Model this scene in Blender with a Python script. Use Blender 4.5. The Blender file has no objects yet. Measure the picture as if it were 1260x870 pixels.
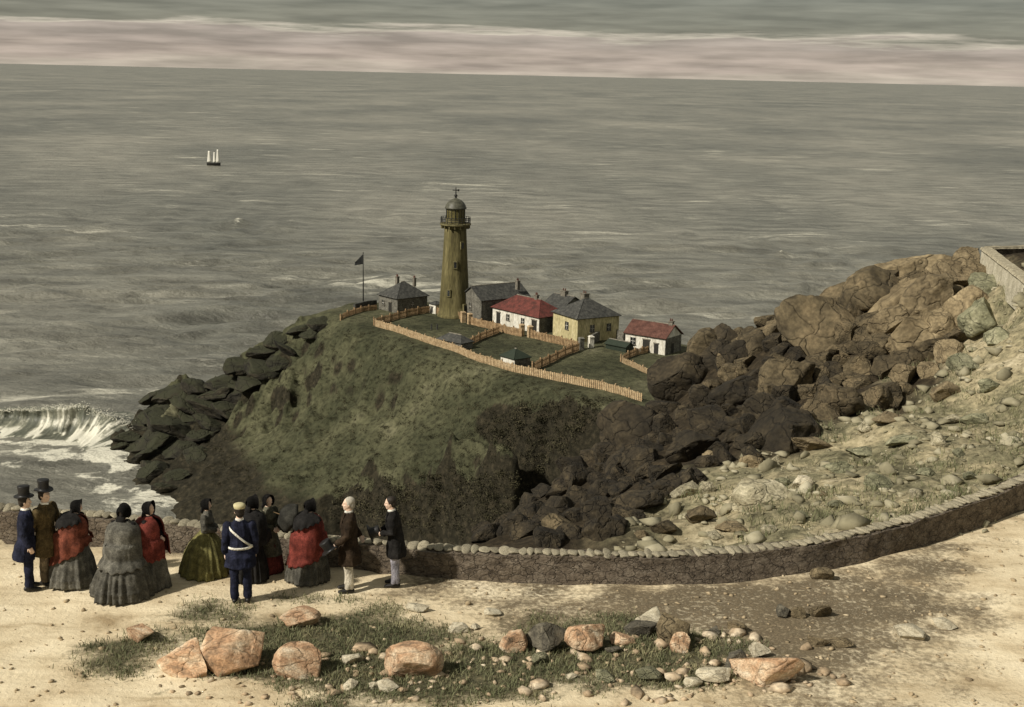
import bpy, bmesh, math, random
import numpy as np
from mathutils import Vector, Matrix

random.seed(7)
SC = bpy.context.scene
COL = SC.collection
rad = math.radians

# ------------------------------------------------------------------ camera
W, H = 1260.0, 870.0
FPX = 1600.0                      # focal length in photograph pixels
ROLL = rad(1.30)                  # the sea horizon drops to the right
PITCH = math.atan(343.0 * math.cos(ROLL) / FPX)
CAMZ = 9.2
SEA = CAMZ - 85.2                 # sea level
TOP = CAMZ - 54.2                 # lighthouse plateau level
cam_d = bpy.data.cameras.new('camera')
cam = bpy.data.objects.new('camera', cam_d)
COL.objects.link(cam)
SC.camera = cam
cam_d.sensor_width = 36.0
cam_d.lens = 36.0 * FPX / W
cam_d.clip_start = 0.5
cam_d.clip_end = 600000.0
CM = Matrix.Rotation(math.pi / 2 - PITCH, 3, 'X') @ Matrix.Rotation(ROLL, 3, 'Z')
cam.location = (0, 0, CAMZ)
cam.rotation_euler = CM.to_euler()
SC.render.resolution_x, SC.render.resolution_y = 1024, 707

# ------------------------------------------------------------------ world and sun
SUN_ELEV, SUN_AZ = rad(40), rad(-122)       # azimuth of the sun measured from +Y, clockwise
sun_dir = Vector((math.sin(SUN_AZ) * math.cos(SUN_ELEV), math.cos(SUN_AZ) * math.cos(SUN_ELEV), math.sin(SUN_ELEV)))
sd = bpy.data.lights.new('sun', 'SUN')
sd.energy = 3.9
sd.angle = rad(2.0)
sd.color = (1.0, 0.935, 0.83)
so = bpy.data.objects.new('sun', sd)
COL.objects.link(so)
so.rotation_euler = (-sun_dir).to_track_quat('-Z', 'Y').to_euler()
so.location = sun_dir * 60

wd = bpy.data.worlds.new('World')
SC.world = wd
wd.use_nodes = True
nt = wd.node_tree
nt.nodes.clear()


def N(tree, typ, **kw):
    n = tree.nodes.new(typ)
    for k, v in kw.items():
        if k.startswith('i_'):
            n.inputs[int(k[2:]) if k[2:].isdigit() else k[2:]].default_value = v
        else:
            setattr(n, k, v)
    return n


def ramp(tree, stops, fac=None, interp='LINEAR'):
    r = tree.nodes.new('ShaderNodeValToRGB')
    r.color_ramp.interpolation = interp
    el = r.color_ramp.elements
    while len(el) > 1:
        el.remove(el[-1])
    el[0].position = stops[0][0]
    el[0].color = (*stops[0][1], 1) if len(stops[0][1]) == 3 else stops[0][1]
    for p, c in stops[1:]:
        e = el.new(p)
        e.color = (*c, 1)
    if fac is not None:
        tree.links.new(fac, r.inputs[0])
    return r


def g3(v):
    return (v, v, v)


def world_sky():
    L = nt.links.new
    tc = N(nt, 'ShaderNodeTexCoord')
    sep = N(nt, 'ShaderNodeSeparateXYZ')
    L(tc.outputs['Generated'], sep.inputs[0])
    mp = N(nt, 'ShaderNodeMapping')
    mp.inputs['Scale'].default_value = (1.6, 1.6, 26.0)
    L(tc.outputs['Generated'], mp.inputs[0])
    n1 = N(nt, 'ShaderNodeTexNoise')
    n1.inputs['Scale'].default_value = 3.2
    n1.inputs['Detail'].default_value = 9
    n1.inputs['Roughness'].default_value = 0.6
    L(mp.outputs[0], n1.inputs[0])
    # elevation (about degrees) pushed about by the cloud noise
    e = N(nt, 'ShaderNodeMath', operation='MULTIPLY_ADD')
    L(n1.outputs[0], e.inputs[0])
    e.inputs[1].default_value = 0.045
    e.inputs[2].default_value = -0.0225
    e2 = N(nt, 'ShaderNodeMath', operation='ADD')
    L(sep.outputs[2], e2.inputs[0])
    L(e.outputs[0], e2.inputs[1])
    e3 = N(nt, 'ShaderNodeMath', operation='MULTIPLY')
    L(e2.outputs[0], e3.inputs[0])
    e3.inputs[1].default_value = 10.0            # 0.1 in z -> 1
    band = ramp(nt, [(0.0, (0.43, 0.37, 0.30)), (0.10, (0.37, 0.305, 0.255)), (0.20, (0.33, 0.275, 0.235)),
                     (0.27, (0.33, 0.28, 0.24)), (0.295, (0.47, 0.42, 0.34)), (0.34, (0.18, 0.172, 0.135)), (0.60, (0.17, 0.168, 0.135)),
                     (1.0, (0.215, 0.21, 0.175))], e3.outputs[0])
    # broken tone inside the cloud
    mp2 = N(nt, 'ShaderNodeMapping')
    mp2.inputs['Scale'].default_value = (4.0, 4.0, 48.0)
    L(tc.outputs['Generated'], mp2.inputs[0])
    n2 = N(nt, 'ShaderNodeTexNoise')
    n2.inputs['Scale'].default_value = 4.0
    n2.inputs['Detail'].default_value = 8
    L(mp2.outputs[0], n2.inputs[0])
    var = ramp(nt, [(0.34, g3(0.74)), (0.66, g3(1.26))], n2.outputs[0])
    mul = N(nt, 'ShaderNodeMix', data_type='RGBA', blend_type='MULTIPLY')
    mul.inputs[0].default_value = 1
    L(band.outputs[0], mul.inputs[6])
    L(var.outputs[0], mul.inputs[7])
    sky = N(nt, 'ShaderNodeTexSky', sky_type='NISHITA')
    sky.sun_disc = False
    sky.sun_elevation = SUN_ELEV
    sky.sun_rotation = SUN_AZ
    sk = N(nt, 'ShaderNodeMix', data_type='RGBA', blend_type='MULTIPLY')
    sk.inputs[0].default_value = 1
    sk.inputs[7].default_value = (0.09, 0.09, 0.09, 1)
    L(sky.outputs[0], sk.inputs[6])
    mix = N(nt, 'ShaderNodeMix', data_type='RGBA')
    mix.inputs[0].default_value = 0.90
    L(sk.outputs[2], mix.inputs[6])
    L(mul.outputs[2], mix.inputs[7])
    bg = N(nt, 'ShaderNodeBackground')
    L(mix.outputs[2], bg.inputs[0])
    bg.inputs[1].default_value = 1.0
    out = N(nt, 'ShaderNodeOutputWorld')
    L(bg.outputs[0], out.inputs[0])


world_sky()
SC.view_settings.view_transform = 'Standard'
SC.view_settings.look = 'None'
SC.view_settings.exposure = 0.3
SC.view_settings.gamma = 1.0


# ------------------------------------------------------------------ pixel helpers
def ray(px, py):
    d = CM @ Vector(((px - W / 2) / FPX, -(py - H / 2) / FPX, -1.0))
    return d


def at_z(px, py, z):
    d = ray(px, py)
    t = (z - CAMZ) / d.z
    return Vector((d.x * t, d.y * t, z))


def at_y(px, py, y):
    d = ray(px, py)
    t = y / d.y
    return Vector((d.x * t, y, CAMZ + d.z * t))


# ------------------------------------------------------------------ numpy noise
_perm = np.random.RandomState(3).permutation(1024)
_rv = np.random.RandomState(5).rand(1024) * 2 - 1


def vnoise(*c):
    c = [np.asarray(a, dtype=float) for a in c]
    ip = [np.floor(a).astype(int) for a in c]
    fr = [a - i for a, i in zip(c, ip)]
    fr = [f * f * f * (f * (f * 6 - 15) + 10) for f in fr]
    out = 0
    for corner in range(1 << len(c)):
        idx, w = 0, 1.0
        for k in range(len(c)):
            b = (corner >> k) & 1
            idx = _perm[(ip[k] + b + idx) & 1023]
            w = w * (fr[k] if b else 1 - fr[k])
        out = out + w * _rv[idx]
    return out


def fbm(*c, octv=5, gain=0.5, lac=2.03):
    a, s, tot = 1.0, 1.0, 0
    for o in range(octv):
        tot = tot + a * vnoise(*[x * s + 17.3 * o for x in c])
        a *= gain
        s *= lac
    return tot


def ridged(*c, octv=5):
    a, s, tot = 1.0, 1.0, 0
    for o in range(octv):
        tot = tot + a * (1 - 2 * np.abs(vnoise(*[x * s + 9.1 * o for x in c])))
        a *= 0.5
        s *= 2.1
    return tot


def rbf(pts, eps=2.0):
    P = np.array([(p[0], p[1]) for p in pts])
    z = np.array([p[2] for p in pts])
    n = len(P)
    d = np.sqrt(((P[:, None] - P[None]) ** 2).sum(-1) + eps * eps)
    A = np.zeros((n + 3, n + 3))
    A[:n, :n] = d + np.eye(n) * 0.02
    A[:n, n] = 1
    A[:n, n + 1:] = P
    A[n, :n] = 1
    A[n + 1:, :n] = P.T
    w = np.linalg.solve(A, np.concatenate([z, np.zeros(3)]))

    def f(X, Y):
        X = np.asarray(X, float)
        Y = np.asarray(Y, float)
        out = w[n] + w[n + 1] * X + w[n + 2] * Y
        for i in range(n):
            out = out + w[i] * np.sqrt((X - P[i, 0]) ** 2 + (Y - P[i, 1]) ** 2 + eps * eps)
        return out
    return f


def poly_sd(X, Y, poly):
    """signed distance to a polygon, positive inside"""
    X = np.asarray(X, float)
    Y = np.asarray(Y, float)
    inside = np.zeros(X.shape, bool)
    dmin = np.full(X.shape, 1e9)
    n = len(poly)
    for i in range(n):
        x0, y0 = poly[i][0], poly[i][1]
        x1, y1 = poly[(i + 1) % n][0], poly[(i + 1) % n][1]
        ex, ey = x1 - x0, y1 - y0
        t = np.clip(((X - x0) * ex + (Y - y0) * ey) / (ex * ex + ey * ey + 1e-9), 0, 1)
        dmin = np.minimum(dmin, np.hypot(X - x0 - t * ex, Y - y0 - t * ey))
        c = ((y0 > Y) != (y1 > Y)) & (X < (x1 - x0) * (Y - y0) / (y1 - y0 + 1e-12) + x0)
        inside ^= c
    return np.where(inside, dmin, -dmin)


def sstep(a, b, x):
    t = np.clip((x - a) / (b - a), 0, 1)
    return t * t * (3 - 2 * t)


# ------------------------------------------------------------------ object helpers
def obj(name, me, mat=None, parent=None, smooth=None):
    o = bpy.data.objects.new(name, me)
    COL.objects.link(o)
    if mat is not None and len(me.materials) == 0:
        me.materials.append(mat)
    if parent is not None:
        o.parent = parent
    if smooth is not None:
        me.polygons.foreach_set('use_smooth', [smooth] * len(me.polygons))
    return o


def tag(o, label, cat, group=None, kind=None):
    if label:
        o['label'] = label
    if cat:
        o['category'] = cat
    if group:
        o['group'] = group
    if kind:
        o['kind'] = kind
    return o


def empty(name, loc=(0, 0, 0), rz=0.0):
    o = bpy.data.objects.new(name, None)
    COL.objects.link(o)
    o.location = loc
    o.rotation_euler = (0, 0, rz)
    o.empty_display_size = 0.3
    return o


def mesh_np(name, co, faces):
    me = bpy.data.meshes.new(name)
    co = np.asarray(co, np.float32)
    faces = np.asarray(faces, np.int32)
    me.vertices.add(len(co))
    me.vertices.foreach_set('co', co.ravel())
    k = faces.shape[1]
    me.loops.add(faces.size)
    me.loops.foreach_set('vertex_index', faces.ravel())
    me.polygons.add(len(faces))
    me.polygons.foreach_set('loop_start', np.arange(0, faces.size, k, dtype=np.int32))
    me.polygons.foreach_set('loop_total', np.full(len(faces), k, np.int32))
    me.update(calc_edges=True)
    me.validate()
    return me


def grid_faces(nx, ny):
    i = np.arange(nx - 1)
    j = np.arange(ny - 1)
    I, J = np.meshgrid(i, j)
    a = (J * nx + I).ravel()
    return np.stack([a, a + 1, a + 1 + nx, a + nx], 1)


def attr(me, name, vals):
    a = me.attributes.new(name, 'FLOAT', 'POINT')
    a.data.foreach_set('value', np.asarray(vals, np.float32).ravel())


def bm_mesh(name, bm):
    me = bpy.data.meshes.new(name)
    bmesh.ops.recalc_face_normals(bm, faces=bm.faces)
    bm.to_mesh(me)
    bm.free()
    return me


def bm_box(bm, c, s, rz=0.0, top=None):
    """box centred at c, size s; top = (sx, sy) scale of the upper face"""
    vs = []
    for k, z in enumerate((-0.5, 0.5)):
        f = (1, 1) if (top is None or k == 0) else top
        for x, y in ((-.5, -.5), (.5, -.5), (.5, .5), (-.5, .5)):
            p = Vector((x * s[0] * f[0], y * s[1] * f[1], z * s[2]))
            p.rotate(Matrix.Rotation(rz, 3, 'Z'))
            vs.append(bm.verts.new(p + Vector(c)))
    for f in ((3, 2, 1, 0), (4, 5, 6, 7), (0, 1, 5, 4), (1, 2, 6, 5), (2, 3, 7, 6), (3, 0, 4, 7)):
        bm.faces.new([vs[i] for i in f])


def box_mesh(name, c, s, rz=0.0, top=None, bevel=0.0):
    bm = bmesh.new()
    bm_box(bm, c, s, rz, top)
    if bevel:
        bmesh.ops.bevel(bm, geom=bm.edges[:], offset=bevel, segments=1, affect='EDGES')
    return bm_mesh(name, bm)


def lathe(bm, prof, segs=32, c=(0, 0, 0), caps=True):
    rings = []
    for r, z in prof:
        rings.append([bm.verts.new((c[0] + r * math.cos(2 * math.pi * k / segs), c[1] + r * math.sin(2 * math.pi * k / segs), c[2] + z)) for k in range(segs)])
    for a, b in zip(rings, rings[1:]):
        for k in range(segs):
            bm.faces.new((a[k], a[(k + 1) % segs], b[(k + 1) % segs], b[k]))
    if caps:
        bm.faces.new(rings[0][::-1])
        bm.faces.new(rings[-1])


def tube(bm, pts, side=(1, 0, 0), segs=12, dome=True):
    """elliptic tube through (x, y, z, ra, rb); ra along side, rb across it"""
    P = [Vector(p[:3]) for p in pts]
    rs = [(p[3], p[4] if len(p) > 4 else p[3]) for p in pts]
    if dome:
        d0 = (P[0] - P[1]).normalized()
        d1 = (P[-1] - P[-2]).normalized()
        a, b = min(rs[0]), min(rs[-1])
        pre = [(P[0] + d0 * a * 0.75, (rs[0][0] * .45, rs[0][1] * .45)), (P[0] + d0 * a * 0.45, (rs[0][0] * .8, rs[0][1] * .8))]
        post = [(P[-1] + d1 * b * 0.45, (rs[-1][0] * .8, rs[-1][1] * .8)), (P[-1] + d1 * b * 0.75, (rs[-1][0] * .45, rs[-1][1] * .45))]
        P = [q[0] for q in pre] + P + [q[0] for q in post]
        rs = [q[1] for q in pre] + rs + [q[1] for q in post]
    rings = []
    side = Vector(side)
    n = len(P)
    for i in range(n):
        t = (P[min(i + 1, n - 1)] - P[max(i - 1, 0)]).normalized()
        u = side - t * side.dot(t)
        if u.length < 1e-4:
            u = t.orthogonal()
        u.normalize()
        v = t.cross(u)
        rings.append([bm.verts.new(P[i] + u * (rs[i][0] * math.cos(2 * math.pi * k / segs)) + v * (rs[i][1] * math.sin(2 * math.pi * k / segs))) for k in range(segs)])
    for a, b in zip(rings, rings[1:]):
        for k in range(segs):
            bm.faces.new((a[k], a[(k + 1) % segs], b[(k + 1) % segs], b[k]))
    bm.faces.new(rings[0][::-1])
    bm.faces.new(rings[-1])


def ellip(bm, c, r, sub=2, rot=None):
    res = bmesh.ops.create_icosphere(bm, subdivisions=sub, radius=1.0)
    M = Matrix.Translation(Vector(c)) @ (rot.to_4x4() if rot else Matrix.Identity(4)) @ Matrix.Diagonal((*r, 1))
    bmesh.ops.transform(bm, matrix=M, verts=res['verts'])


def fuse(name, bm, voxel=0.01, smooth=2):
    """voxel-union of the closed pieces in bm into one continuous surface"""
    me = bm_mesh(name + '_src', bm)
    o = bpy.data.objects.new('fuse_tmp', me)
    COL.objects.link(o)
    m = o.modifiers.new('r', 'REMESH')
    m.mode = 'VOXEL'
    m.voxel_size = voxel
    s = o.modifiers.new('s', 'SMOOTH')
    s.factor = 0.5
    s.iterations = smooth
    dg = bpy.context.evaluated_depsgraph_get()
    dg.update()
    out = bpy.data.meshes.new_from_object(o.evaluated_get(dg))
    out.name = name
    COL.objects.unlink(o)
    bpy.data.objects.remove(o)
    bpy.data.meshes.remove(me)
    out.polygons.foreach_set('use_smooth', [True] * len(out.polygons))
    return out


# ------------------------------------------------------------------ materials
def mat(name, cols, scale=4.0, rough=0.85, bump=0.3, bscale=None, bdist=0.02, detail=6, stretch=(1, 1, 1), rnd=0.0,
        world=False, spec=0.3, fine=None, crack=None, moss=None):
    """cols: 2-4 linear colours blended by noise; rnd: brightness change from object to object"""
    m = bpy.data.materials.new(name)
    m.use_nodes = True
    t = m.node_tree
    b = t.nodes['Principled BSDF']
    L = t.links.new
    if world:
        g = N(t, 'ShaderNodeNewGeometry')
        src = g.outputs['Position']
    else:
        tc = N(t, 'ShaderNodeTexCoord')
        src = tc.outputs['Object']
    mp = N(t, 'ShaderNodeMapping')
    mp.inputs['Scale'].default_value = stretch
    L(src, mp.inputs[0])
    vec = mp.outputs[0]
    if rnd:
        oi = N(t, 'ShaderNodeObjectInfo')
        off = N(t, 'ShaderNodeVectorMath', operation='MULTIPLY_ADD')
        L(oi.outputs['Random'], off.inputs[0])
        off.inputs[1].default_value = (37, 51, 23)
        L(vec, off.inputs[2])
        vec = off.outputs[0]
    n = N(t, 'ShaderNodeTexNoise')
    n.inputs['Scale'].default_value = scale
    n.inputs['Detail'].default_value = detail
    n.inputs['Roughness'].default_value = 0.6
    L(vec, n.inputs[0])
    k = len(cols)
    r = ramp(t, [(0.30 + 0.40 * i / max(1, k - 1), c) for i, c in enumerate(cols)], n.outputs[0])
    col = r.outputs[0]
    if fine:
        nf = N(t, 'ShaderNodeTexNoise')
        nf.inputs['Scale'].default_value = fine
        nf.inputs['Detail'].default_value = 4
        L(vec, nf.inputs[0])
        rf = ramp(t, [(0.35, g3(0.72)), (0.65, g3(1.25))], nf.outputs[0])
        mx = N(t, 'ShaderNodeMix', data_type='RGBA', blend_type='MULTIPLY')
        mx.inputs[0].default_value = 1
        L(col, mx.inputs[6])
        L(rf.outputs[0], mx.inputs[7])
        col = mx.outputs[2]
    if rnd:
        rr = ramp(t, [(0, g3(1 - rnd)), (1, g3(1 + rnd))], oi.outputs['Random'])
        mx = N(t, 'ShaderNodeMix', data_type='RGBA', blend_type='MULTIPLY')
        mx.inputs[0].default_value = 1
        L(col, mx.inputs[6])
        L(rr.outputs[0], mx.inputs[7])
        col = mx.outputs[2]
    hgt_extra = None
    if crack:
        wn = N(t, 'ShaderNodeTexNoise')
        wn.inputs['Scale'].default_value = crack * 1.7
        L(vec, wn.inputs[0])
        wv_ = N(t, 'ShaderNodeVectorMath', operation='MULTIPLY_ADD')
        L(wn.outputs['Color'], wv_.inputs[0])
        wv_.inputs[1].default_value = (.9 / crack, .9 / crack, .9 / crack)
        L(vec, wv_.inputs[2])
        vo = N(t, 'ShaderNodeTexVoronoi', feature='DISTANCE_TO_EDGE')
        vo.inputs['Scale'].default_value = crack
        L(wv_.outputs[0], vo.inputs[0])
        rc = ramp(t, [(0.0, g3(0.30)), (0.025, g3(0.75)), (0.06, g3(1.0))], vo.outputs['Distance'])
        mx = N(t, 'ShaderNodeMix', data_type='RGBA', blend_type='MULTIPLY')
        mx.inputs[0].default_value = 0.42
        L(col, mx.inputs[6])
        L(rc.outputs[0], mx.inputs[7])
        col = mx.outputs[2]
        hgt_extra = rc.outputs[0]
    if moss:
        gm = N(t, 'ShaderNodeNewGeometry')
        sm_ = N(t, 'ShaderNodeSeparateXYZ')
        L(gm.outputs['Normal'], sm_.inputs[0])
        am = N(t, 'ShaderNodeMath', operation='MULTIPLY_ADD')
        L(n.outputs[0], am.inputs[0])
        am.inputs[1].default_value = 1.2
        L(sm_.outputs[2], am.inputs[2])
        rm_ = ramp(t, [(0.0, g3(0)), (1.0, g3(0))], None)
        mr = N(t, 'ShaderNodeMapRange')
        mr.inputs['From Min'].default_value = 1.15
        mr.inputs['From Max'].default_value = 1.5
        L(am.outputs[0], mr.inputs['Value'])
        mx = N(t, 'ShaderNodeMix', data_type='RGBA')
        L(mr.outputs[0], mx.inputs[0])
        L(col, mx.inputs[6])
        mx.inputs[7].default_value = (*moss, 1)
        col = mx.outputs[2]
    L(col, b.inputs['Base Color'])
    b.inputs['Roughness'].default_value = rough
    b.inputs['Specular IOR Level'].default_value = spec
    if bump:
        n2 = N(t, 'ShaderNodeTexNoise')
        n2.inputs['Scale'].default_value = bscale or scale * 4
        n2.inputs['Detail'].default_value = 8
        n2.inputs['Roughness'].default_value = 0.65
        L(vec, n2.inputs[0])
        bp = N(t, 'ShaderNodeBump')
        bp.inputs['Strength'].default_value = bump
        bp.inputs['Distance'].default_value = bdist
        if hgt_extra is not None:
            ad = N(t, 'ShaderNodeMath', operation='ADD')
            L(n2.outputs[0], ad.inputs[0])
            L(hgt_extra, ad.inputs[1])
            L(ad.outputs[0], bp.inputs['Height'])
        else:
            L(n2.outputs[0], bp.inputs['Height'])
        L(bp.outputs[0], b.inputs['Normal'])
    return m


def srgb(r, g, b, k=1.0):
    f = lambda v: ((v / 255.0) / 12.92 if v / 255.0 <= 0.04045 else ((v / 255.0 + 0.055) / 1.055) ** 2.4) * k
    return (f(r), f(g), f(b))


def around(c, lo=0.7, hi=1.3):
    return [tuple(v * lo for v in c), c, tuple(min(0.9, v * hi) for v in c)]


M = {}
M['rock_shaded'] = mat('rock_shaded', [(.016, .013, .008), (.033, .026, .015), (.07, .054, .03)], 1.3, .9, .9, 5, .08, rnd=.25, fine=9, crack=1.1)  # darker rock colour paints the shaded side of the heap
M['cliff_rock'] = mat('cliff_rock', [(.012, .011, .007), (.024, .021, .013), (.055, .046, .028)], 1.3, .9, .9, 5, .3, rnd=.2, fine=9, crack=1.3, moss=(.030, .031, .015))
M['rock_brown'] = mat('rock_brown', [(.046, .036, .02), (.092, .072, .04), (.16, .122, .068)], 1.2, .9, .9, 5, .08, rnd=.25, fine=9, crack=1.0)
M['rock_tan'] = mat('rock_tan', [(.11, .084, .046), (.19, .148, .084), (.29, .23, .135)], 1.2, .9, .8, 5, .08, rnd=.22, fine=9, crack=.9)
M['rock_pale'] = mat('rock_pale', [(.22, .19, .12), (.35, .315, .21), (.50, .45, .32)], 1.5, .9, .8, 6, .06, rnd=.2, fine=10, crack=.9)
M['rock_green'] = mat('rock_green', [(.12, .12, .07), (.21, .205, .125), (.36, .34, .22)], 1.5, .9, .8, 6, .06, rnd=.2, fine=10, crack=1.0)
M['rock_orange'] = mat('rock_orange', [(.17, .125, .08), (.44, .27, .155), (.58, .43, .28), (.68, .60, .45)], 1.3, .9, .8, 9, .03, rnd=.15, fine=14, crack=.8)
M['rock_white'] = mat('rock_white', [(.32, .275, .19), (.48, .43, .31), (.60, .545, .41)], 2.0, .9, .7, 9, .02, rnd=.12, fine=14, crack=.8)
M['rock_grey'] = mat('rock_grey', [(.045, .04, .03), (.10, .09, .066), (.18, .16, .115)], 2.0, .9, .8, 9, .02, rnd=.2, fine=14, crack=.9)

# ------------------------------------------------------------------ headland (island with the lighthouse)
hc = []


def hp(px, py, y):
    p = at_y(px, py, y)
    hc.append(tuple(p))


def hz(px, py, z=TOP, dz=0.0):
    p = at_z(px, py, z)
    hc.append((p.x, p.y, z + dz))


for q in ((425, 386), (487, 383), (558, 387), (645, 409), (710, 419), (800, 434), (850, 440), (460, 402), (520, 418), (580, 437), (640, 454),
          (700, 468), (787, 492), (540, 405), (620, 425), (700, 443), (760, 450), (820, 462), (840, 492), (870, 450), (900, 500)):
    hz(*q)
for px, py in ((425, 386), (487, 383), (558, 387), (645, 409), (710, 419), (805, 436), (870, 450)):      # the far side falls away
    p = at_z(px, py, TOP)
    hc.append((p.x + 3, p.y + 16, TOP - 2))
    hc.append((p.x + 5, p.y + 32, TOP - 22))
    hc.append((p.x + 8, p.y + 50, SEA - 6))
for q in ((398, 392, 297), (372, 399, 297), (345, 410, 298), (318, 428, 299), (300, 440, 300), (283, 456, 301), (262, 470, 303), (235, 471, 305), (205, 472, 306), (197, 490, 306)):
    hp(*q)
    p = at_y(*q)
    hc.append((p.x - 6, p.y + 16, p.z - 14))
    hc.append((p.x - 10, p.y + 34, SEA - 6))
for q in ((180, 507, 305), (165, 517, 305), (152, 534, 304)):
    hp(*q)
for q in ((140, 548), (165, 565), (188, 588), (205, 606), (222, 628)):
    hz(*q, SEA, 0.4)
for q in ((95, 540), (110, 560), (130, 585), (150, 610), (165, 640)):
    hz(*q, SEA, -6)
for q in ((470, 420, 276), (420, 415, 284), (400, 440, 279), (350, 470, 281), (300, 500, 285), (255, 520, 289), (235, 555, 279), (225, 585, 262),
          (450, 480, 259), (550, 475, 246), (650, 495, 228), (500, 450, 259), (600, 462, 242), (740, 508, 213),
          (300, 590, 251), (400, 560, 247), (330, 540, 268), (500, 545, 234), (470, 515, 249), (560, 520, 234), (280, 620, 240), (350, 625, 233),
          (400, 608, 234), (430, 600, 234), (480, 594, 228), (540, 586, 221), (590, 590, 215), (627, 590, 210), (636, 575, 211), (610, 555, 214.5), (560, 550, 221), (580, 532, 227),
          (615, 515, 228), (655, 500, 225), (700, 492, 219)):
    hp(*q)
# foot of the front cliff and the gully behind the tongue
for px, py, y in ((420, 660, 229), (480, 672, 220), (540, 690, 213), (590, 700, 207), (640, 700, 203), (660, 680, 202), (700, 690, 199), (760, 690, 196), (850, 690, 192)):
    p = at_y(px, py, y)
    hc.append((p.x, p.y, SEA + 1))
    hc.append((p.x, p.y - 14, SEA - 6))
for px, py, y in ((652, 570, 217), (640, 545, 222), (665, 545, 219), (700, 575, 209), (680, 610, 207), (740, 570, 206), (800, 570, 203), (860, 570, 200)):
    hp(px, py, y)
Fh = rbf(hc, 1.5)


top_poly = [at_z(*q, TOP) for q in ((424, 384), (440, 392), (458, 402), (545, 430), (640, 460), (800, 500), (905, 505), (905, 440), (850, 428), (700, 400), (560, 376), (440, 373))]


rim = sorted([tuple(at_y(*q))[:2] for q in ((300, 640, 236), (360, 622, 234), (420, 602, 233), (480, 594, 227), (540, 586, 220), (590, 590, 214.5), (634, 578, 210.5), (646, 556, 219), (672, 512, 221.5), (730, 497, 214), (800, 506, 207.5), (900, 512, 202))])
rim_x = np.array([q[0] for q in rim])
rim_y = np.array([q[1] for q in rim])
gully = [at_y(*q) for q in ((572, 533, 228), (605, 532, 224.5), (640, 548, 219.5), (668, 575, 214))]


def head_z(X, Y):
    z = Fh(X, Y)
    e = 1.2
    gx = (Fh(X + e, Y) - Fh(X - e, Y)) / (2 * e)
    gy = (Fh(X, Y + e) - Fh(X, Y - e)) / (2 * e)
    sl = np.hypot(gx, gy)
    st = sstep(0.6, 1.3, sl)
    flat = sstep(1.2, 4.0, np.abs(z - TOP))
    tsd = poly_sd(X, Y, top_poly)
    wob = 1.6 * fbm(X / 7, Y / 7 + 5, octv=4)
    dn = np.interp(X, rim_x, rim_y) + wob - Y                      # in front of the rim the cliff drops
    wgt = sstep(rim_x[0] - 4, rim_x[0] + 14, X)
    z = z - wgt * (16 * sstep(0, 5, dn) + 10 * sstep(3, 14, dn))
    dg = np.full(np.shape(X), 1e9)
    for a_, b_ in zip(gully, gully[1:]):
        ex, ey = b_.x - a_.x, b_.y - a_.y
        t_ = np.clip(((X - a_.x) * ex + (Y - a_.y) * ey) / (ex * ex + ey * ey), 0, 1)
        dg = np.minimum(dg, np.hypot(X - a_.x - t_ * ex, Y - a_.y - t_ * ey))
    z = z - 8.5 * sstep(4.2, 1.0, dg + .5 * wob) * sstep(gully[0].x - 2, gully[0].x + 9, X)
    # ledges on the steep faces
    led = 3.2
    u = z / led + 0.35 * fbm(X / 9, Y / 9, octv=3)
    fl = np.floor(u)
    z2 = (fl + sstep(0.25, 0.75, u - fl)) * led - led * 0.35 * fbm(X / 9, Y / 9, octv=3)
    z = z + (z2 - z) * st * 0.6
    z = z + flat * (0.9 * fbm(X / 12, Y / 12, octv=5) + 0.55 * ridged(X / 7.5 + 4, Y / 7.5, octv=4) - .3 + 0.28 * fbm(X / 2.3, Y / 2.3, octv=3)) + st * (2.0 * ridged(X / 6.5, Y / 6.5, octv=5) - 1.2)
    left = sstep(-20, -60, X) * sstep(255, 285, Y)
    z = z + left * sstep(SEA - 2, SEA + 4, z) * (1.9 * ridged(X / 9.5 + 3, Y / 9.5, octv=5) - .6)
    z = z + (TOP + 0.12 * fbm(X / 6, Y / 6, octv=4) - z) * sstep(-13, -0.5, tsd)
    return z, left * .10


hx = np.arange(-112, 78, 0.55)
hy = np.arange(176, 350, 0.55)
HX, HY = np.meshgrid(hx, hy)
HZ, HS = head_z(HX, HY)
_gy, _gx = np.gradient(HZ, 0.55)
_sl = np.hypot(_gx, _gy)
for _ in range(2):
    _sl[1:-1, 1:-1] = (_sl[1:-1, 1:-1] * 2 + _sl[:-2, 1:-1] + _sl[2:, 1:-1] + _sl[1:-1, :-2] + _sl[1:-1, 2:]) / 6
HS = np.clip(HS + sstep(1.35, 2.3, _sl), 0, 1)
HS = HS * (1 - sstep(-4, -1, poly_sd(HX, HY, top_poly)))


def bil(gx, gy, Z, x, y):
    i = np.clip((np.asarray(x) - gx[0]) / (gx[1] - gx[0]), 0, len(gx) - 1.001)
    j = np.clip((np.asarray(y) - gy[0]) / (gy[1] - gy[0]), 0, len(gy) - 1.001)
    i0 = i.astype(int)
    j0 = j.astype(int)
    fx, fy = i - i0, j - j0
    return (Z[j0, i0] * (1 - fx) * (1 - fy) + Z[j0, i0 + 1] * fx * (1 - fy) + Z[j0 + 1, i0] * (1 - fx) * fy + Z[j0 + 1, i0 + 1] * fx * fy)


def hit(px, py, fz, y0, y1, n=900):
    """first point where the pixel's ray meets the ground fz(x, y)"""
    d = ray(px, py)
    ys = np.linspace(y0, y1, n)
    t = ys / d.y
    x = d.x * t
    z = CAMZ + d.z * t
    g = fz(x, ys)
    below = np.nonzero(z <= g)[0]
    if len(below) == 0:
        return None
    k = below[0]
    return Vector((x[k], ys[k], g[k]))


head_at = lambda x, y: bil(hx, hy, HZ, x, y)


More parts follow.
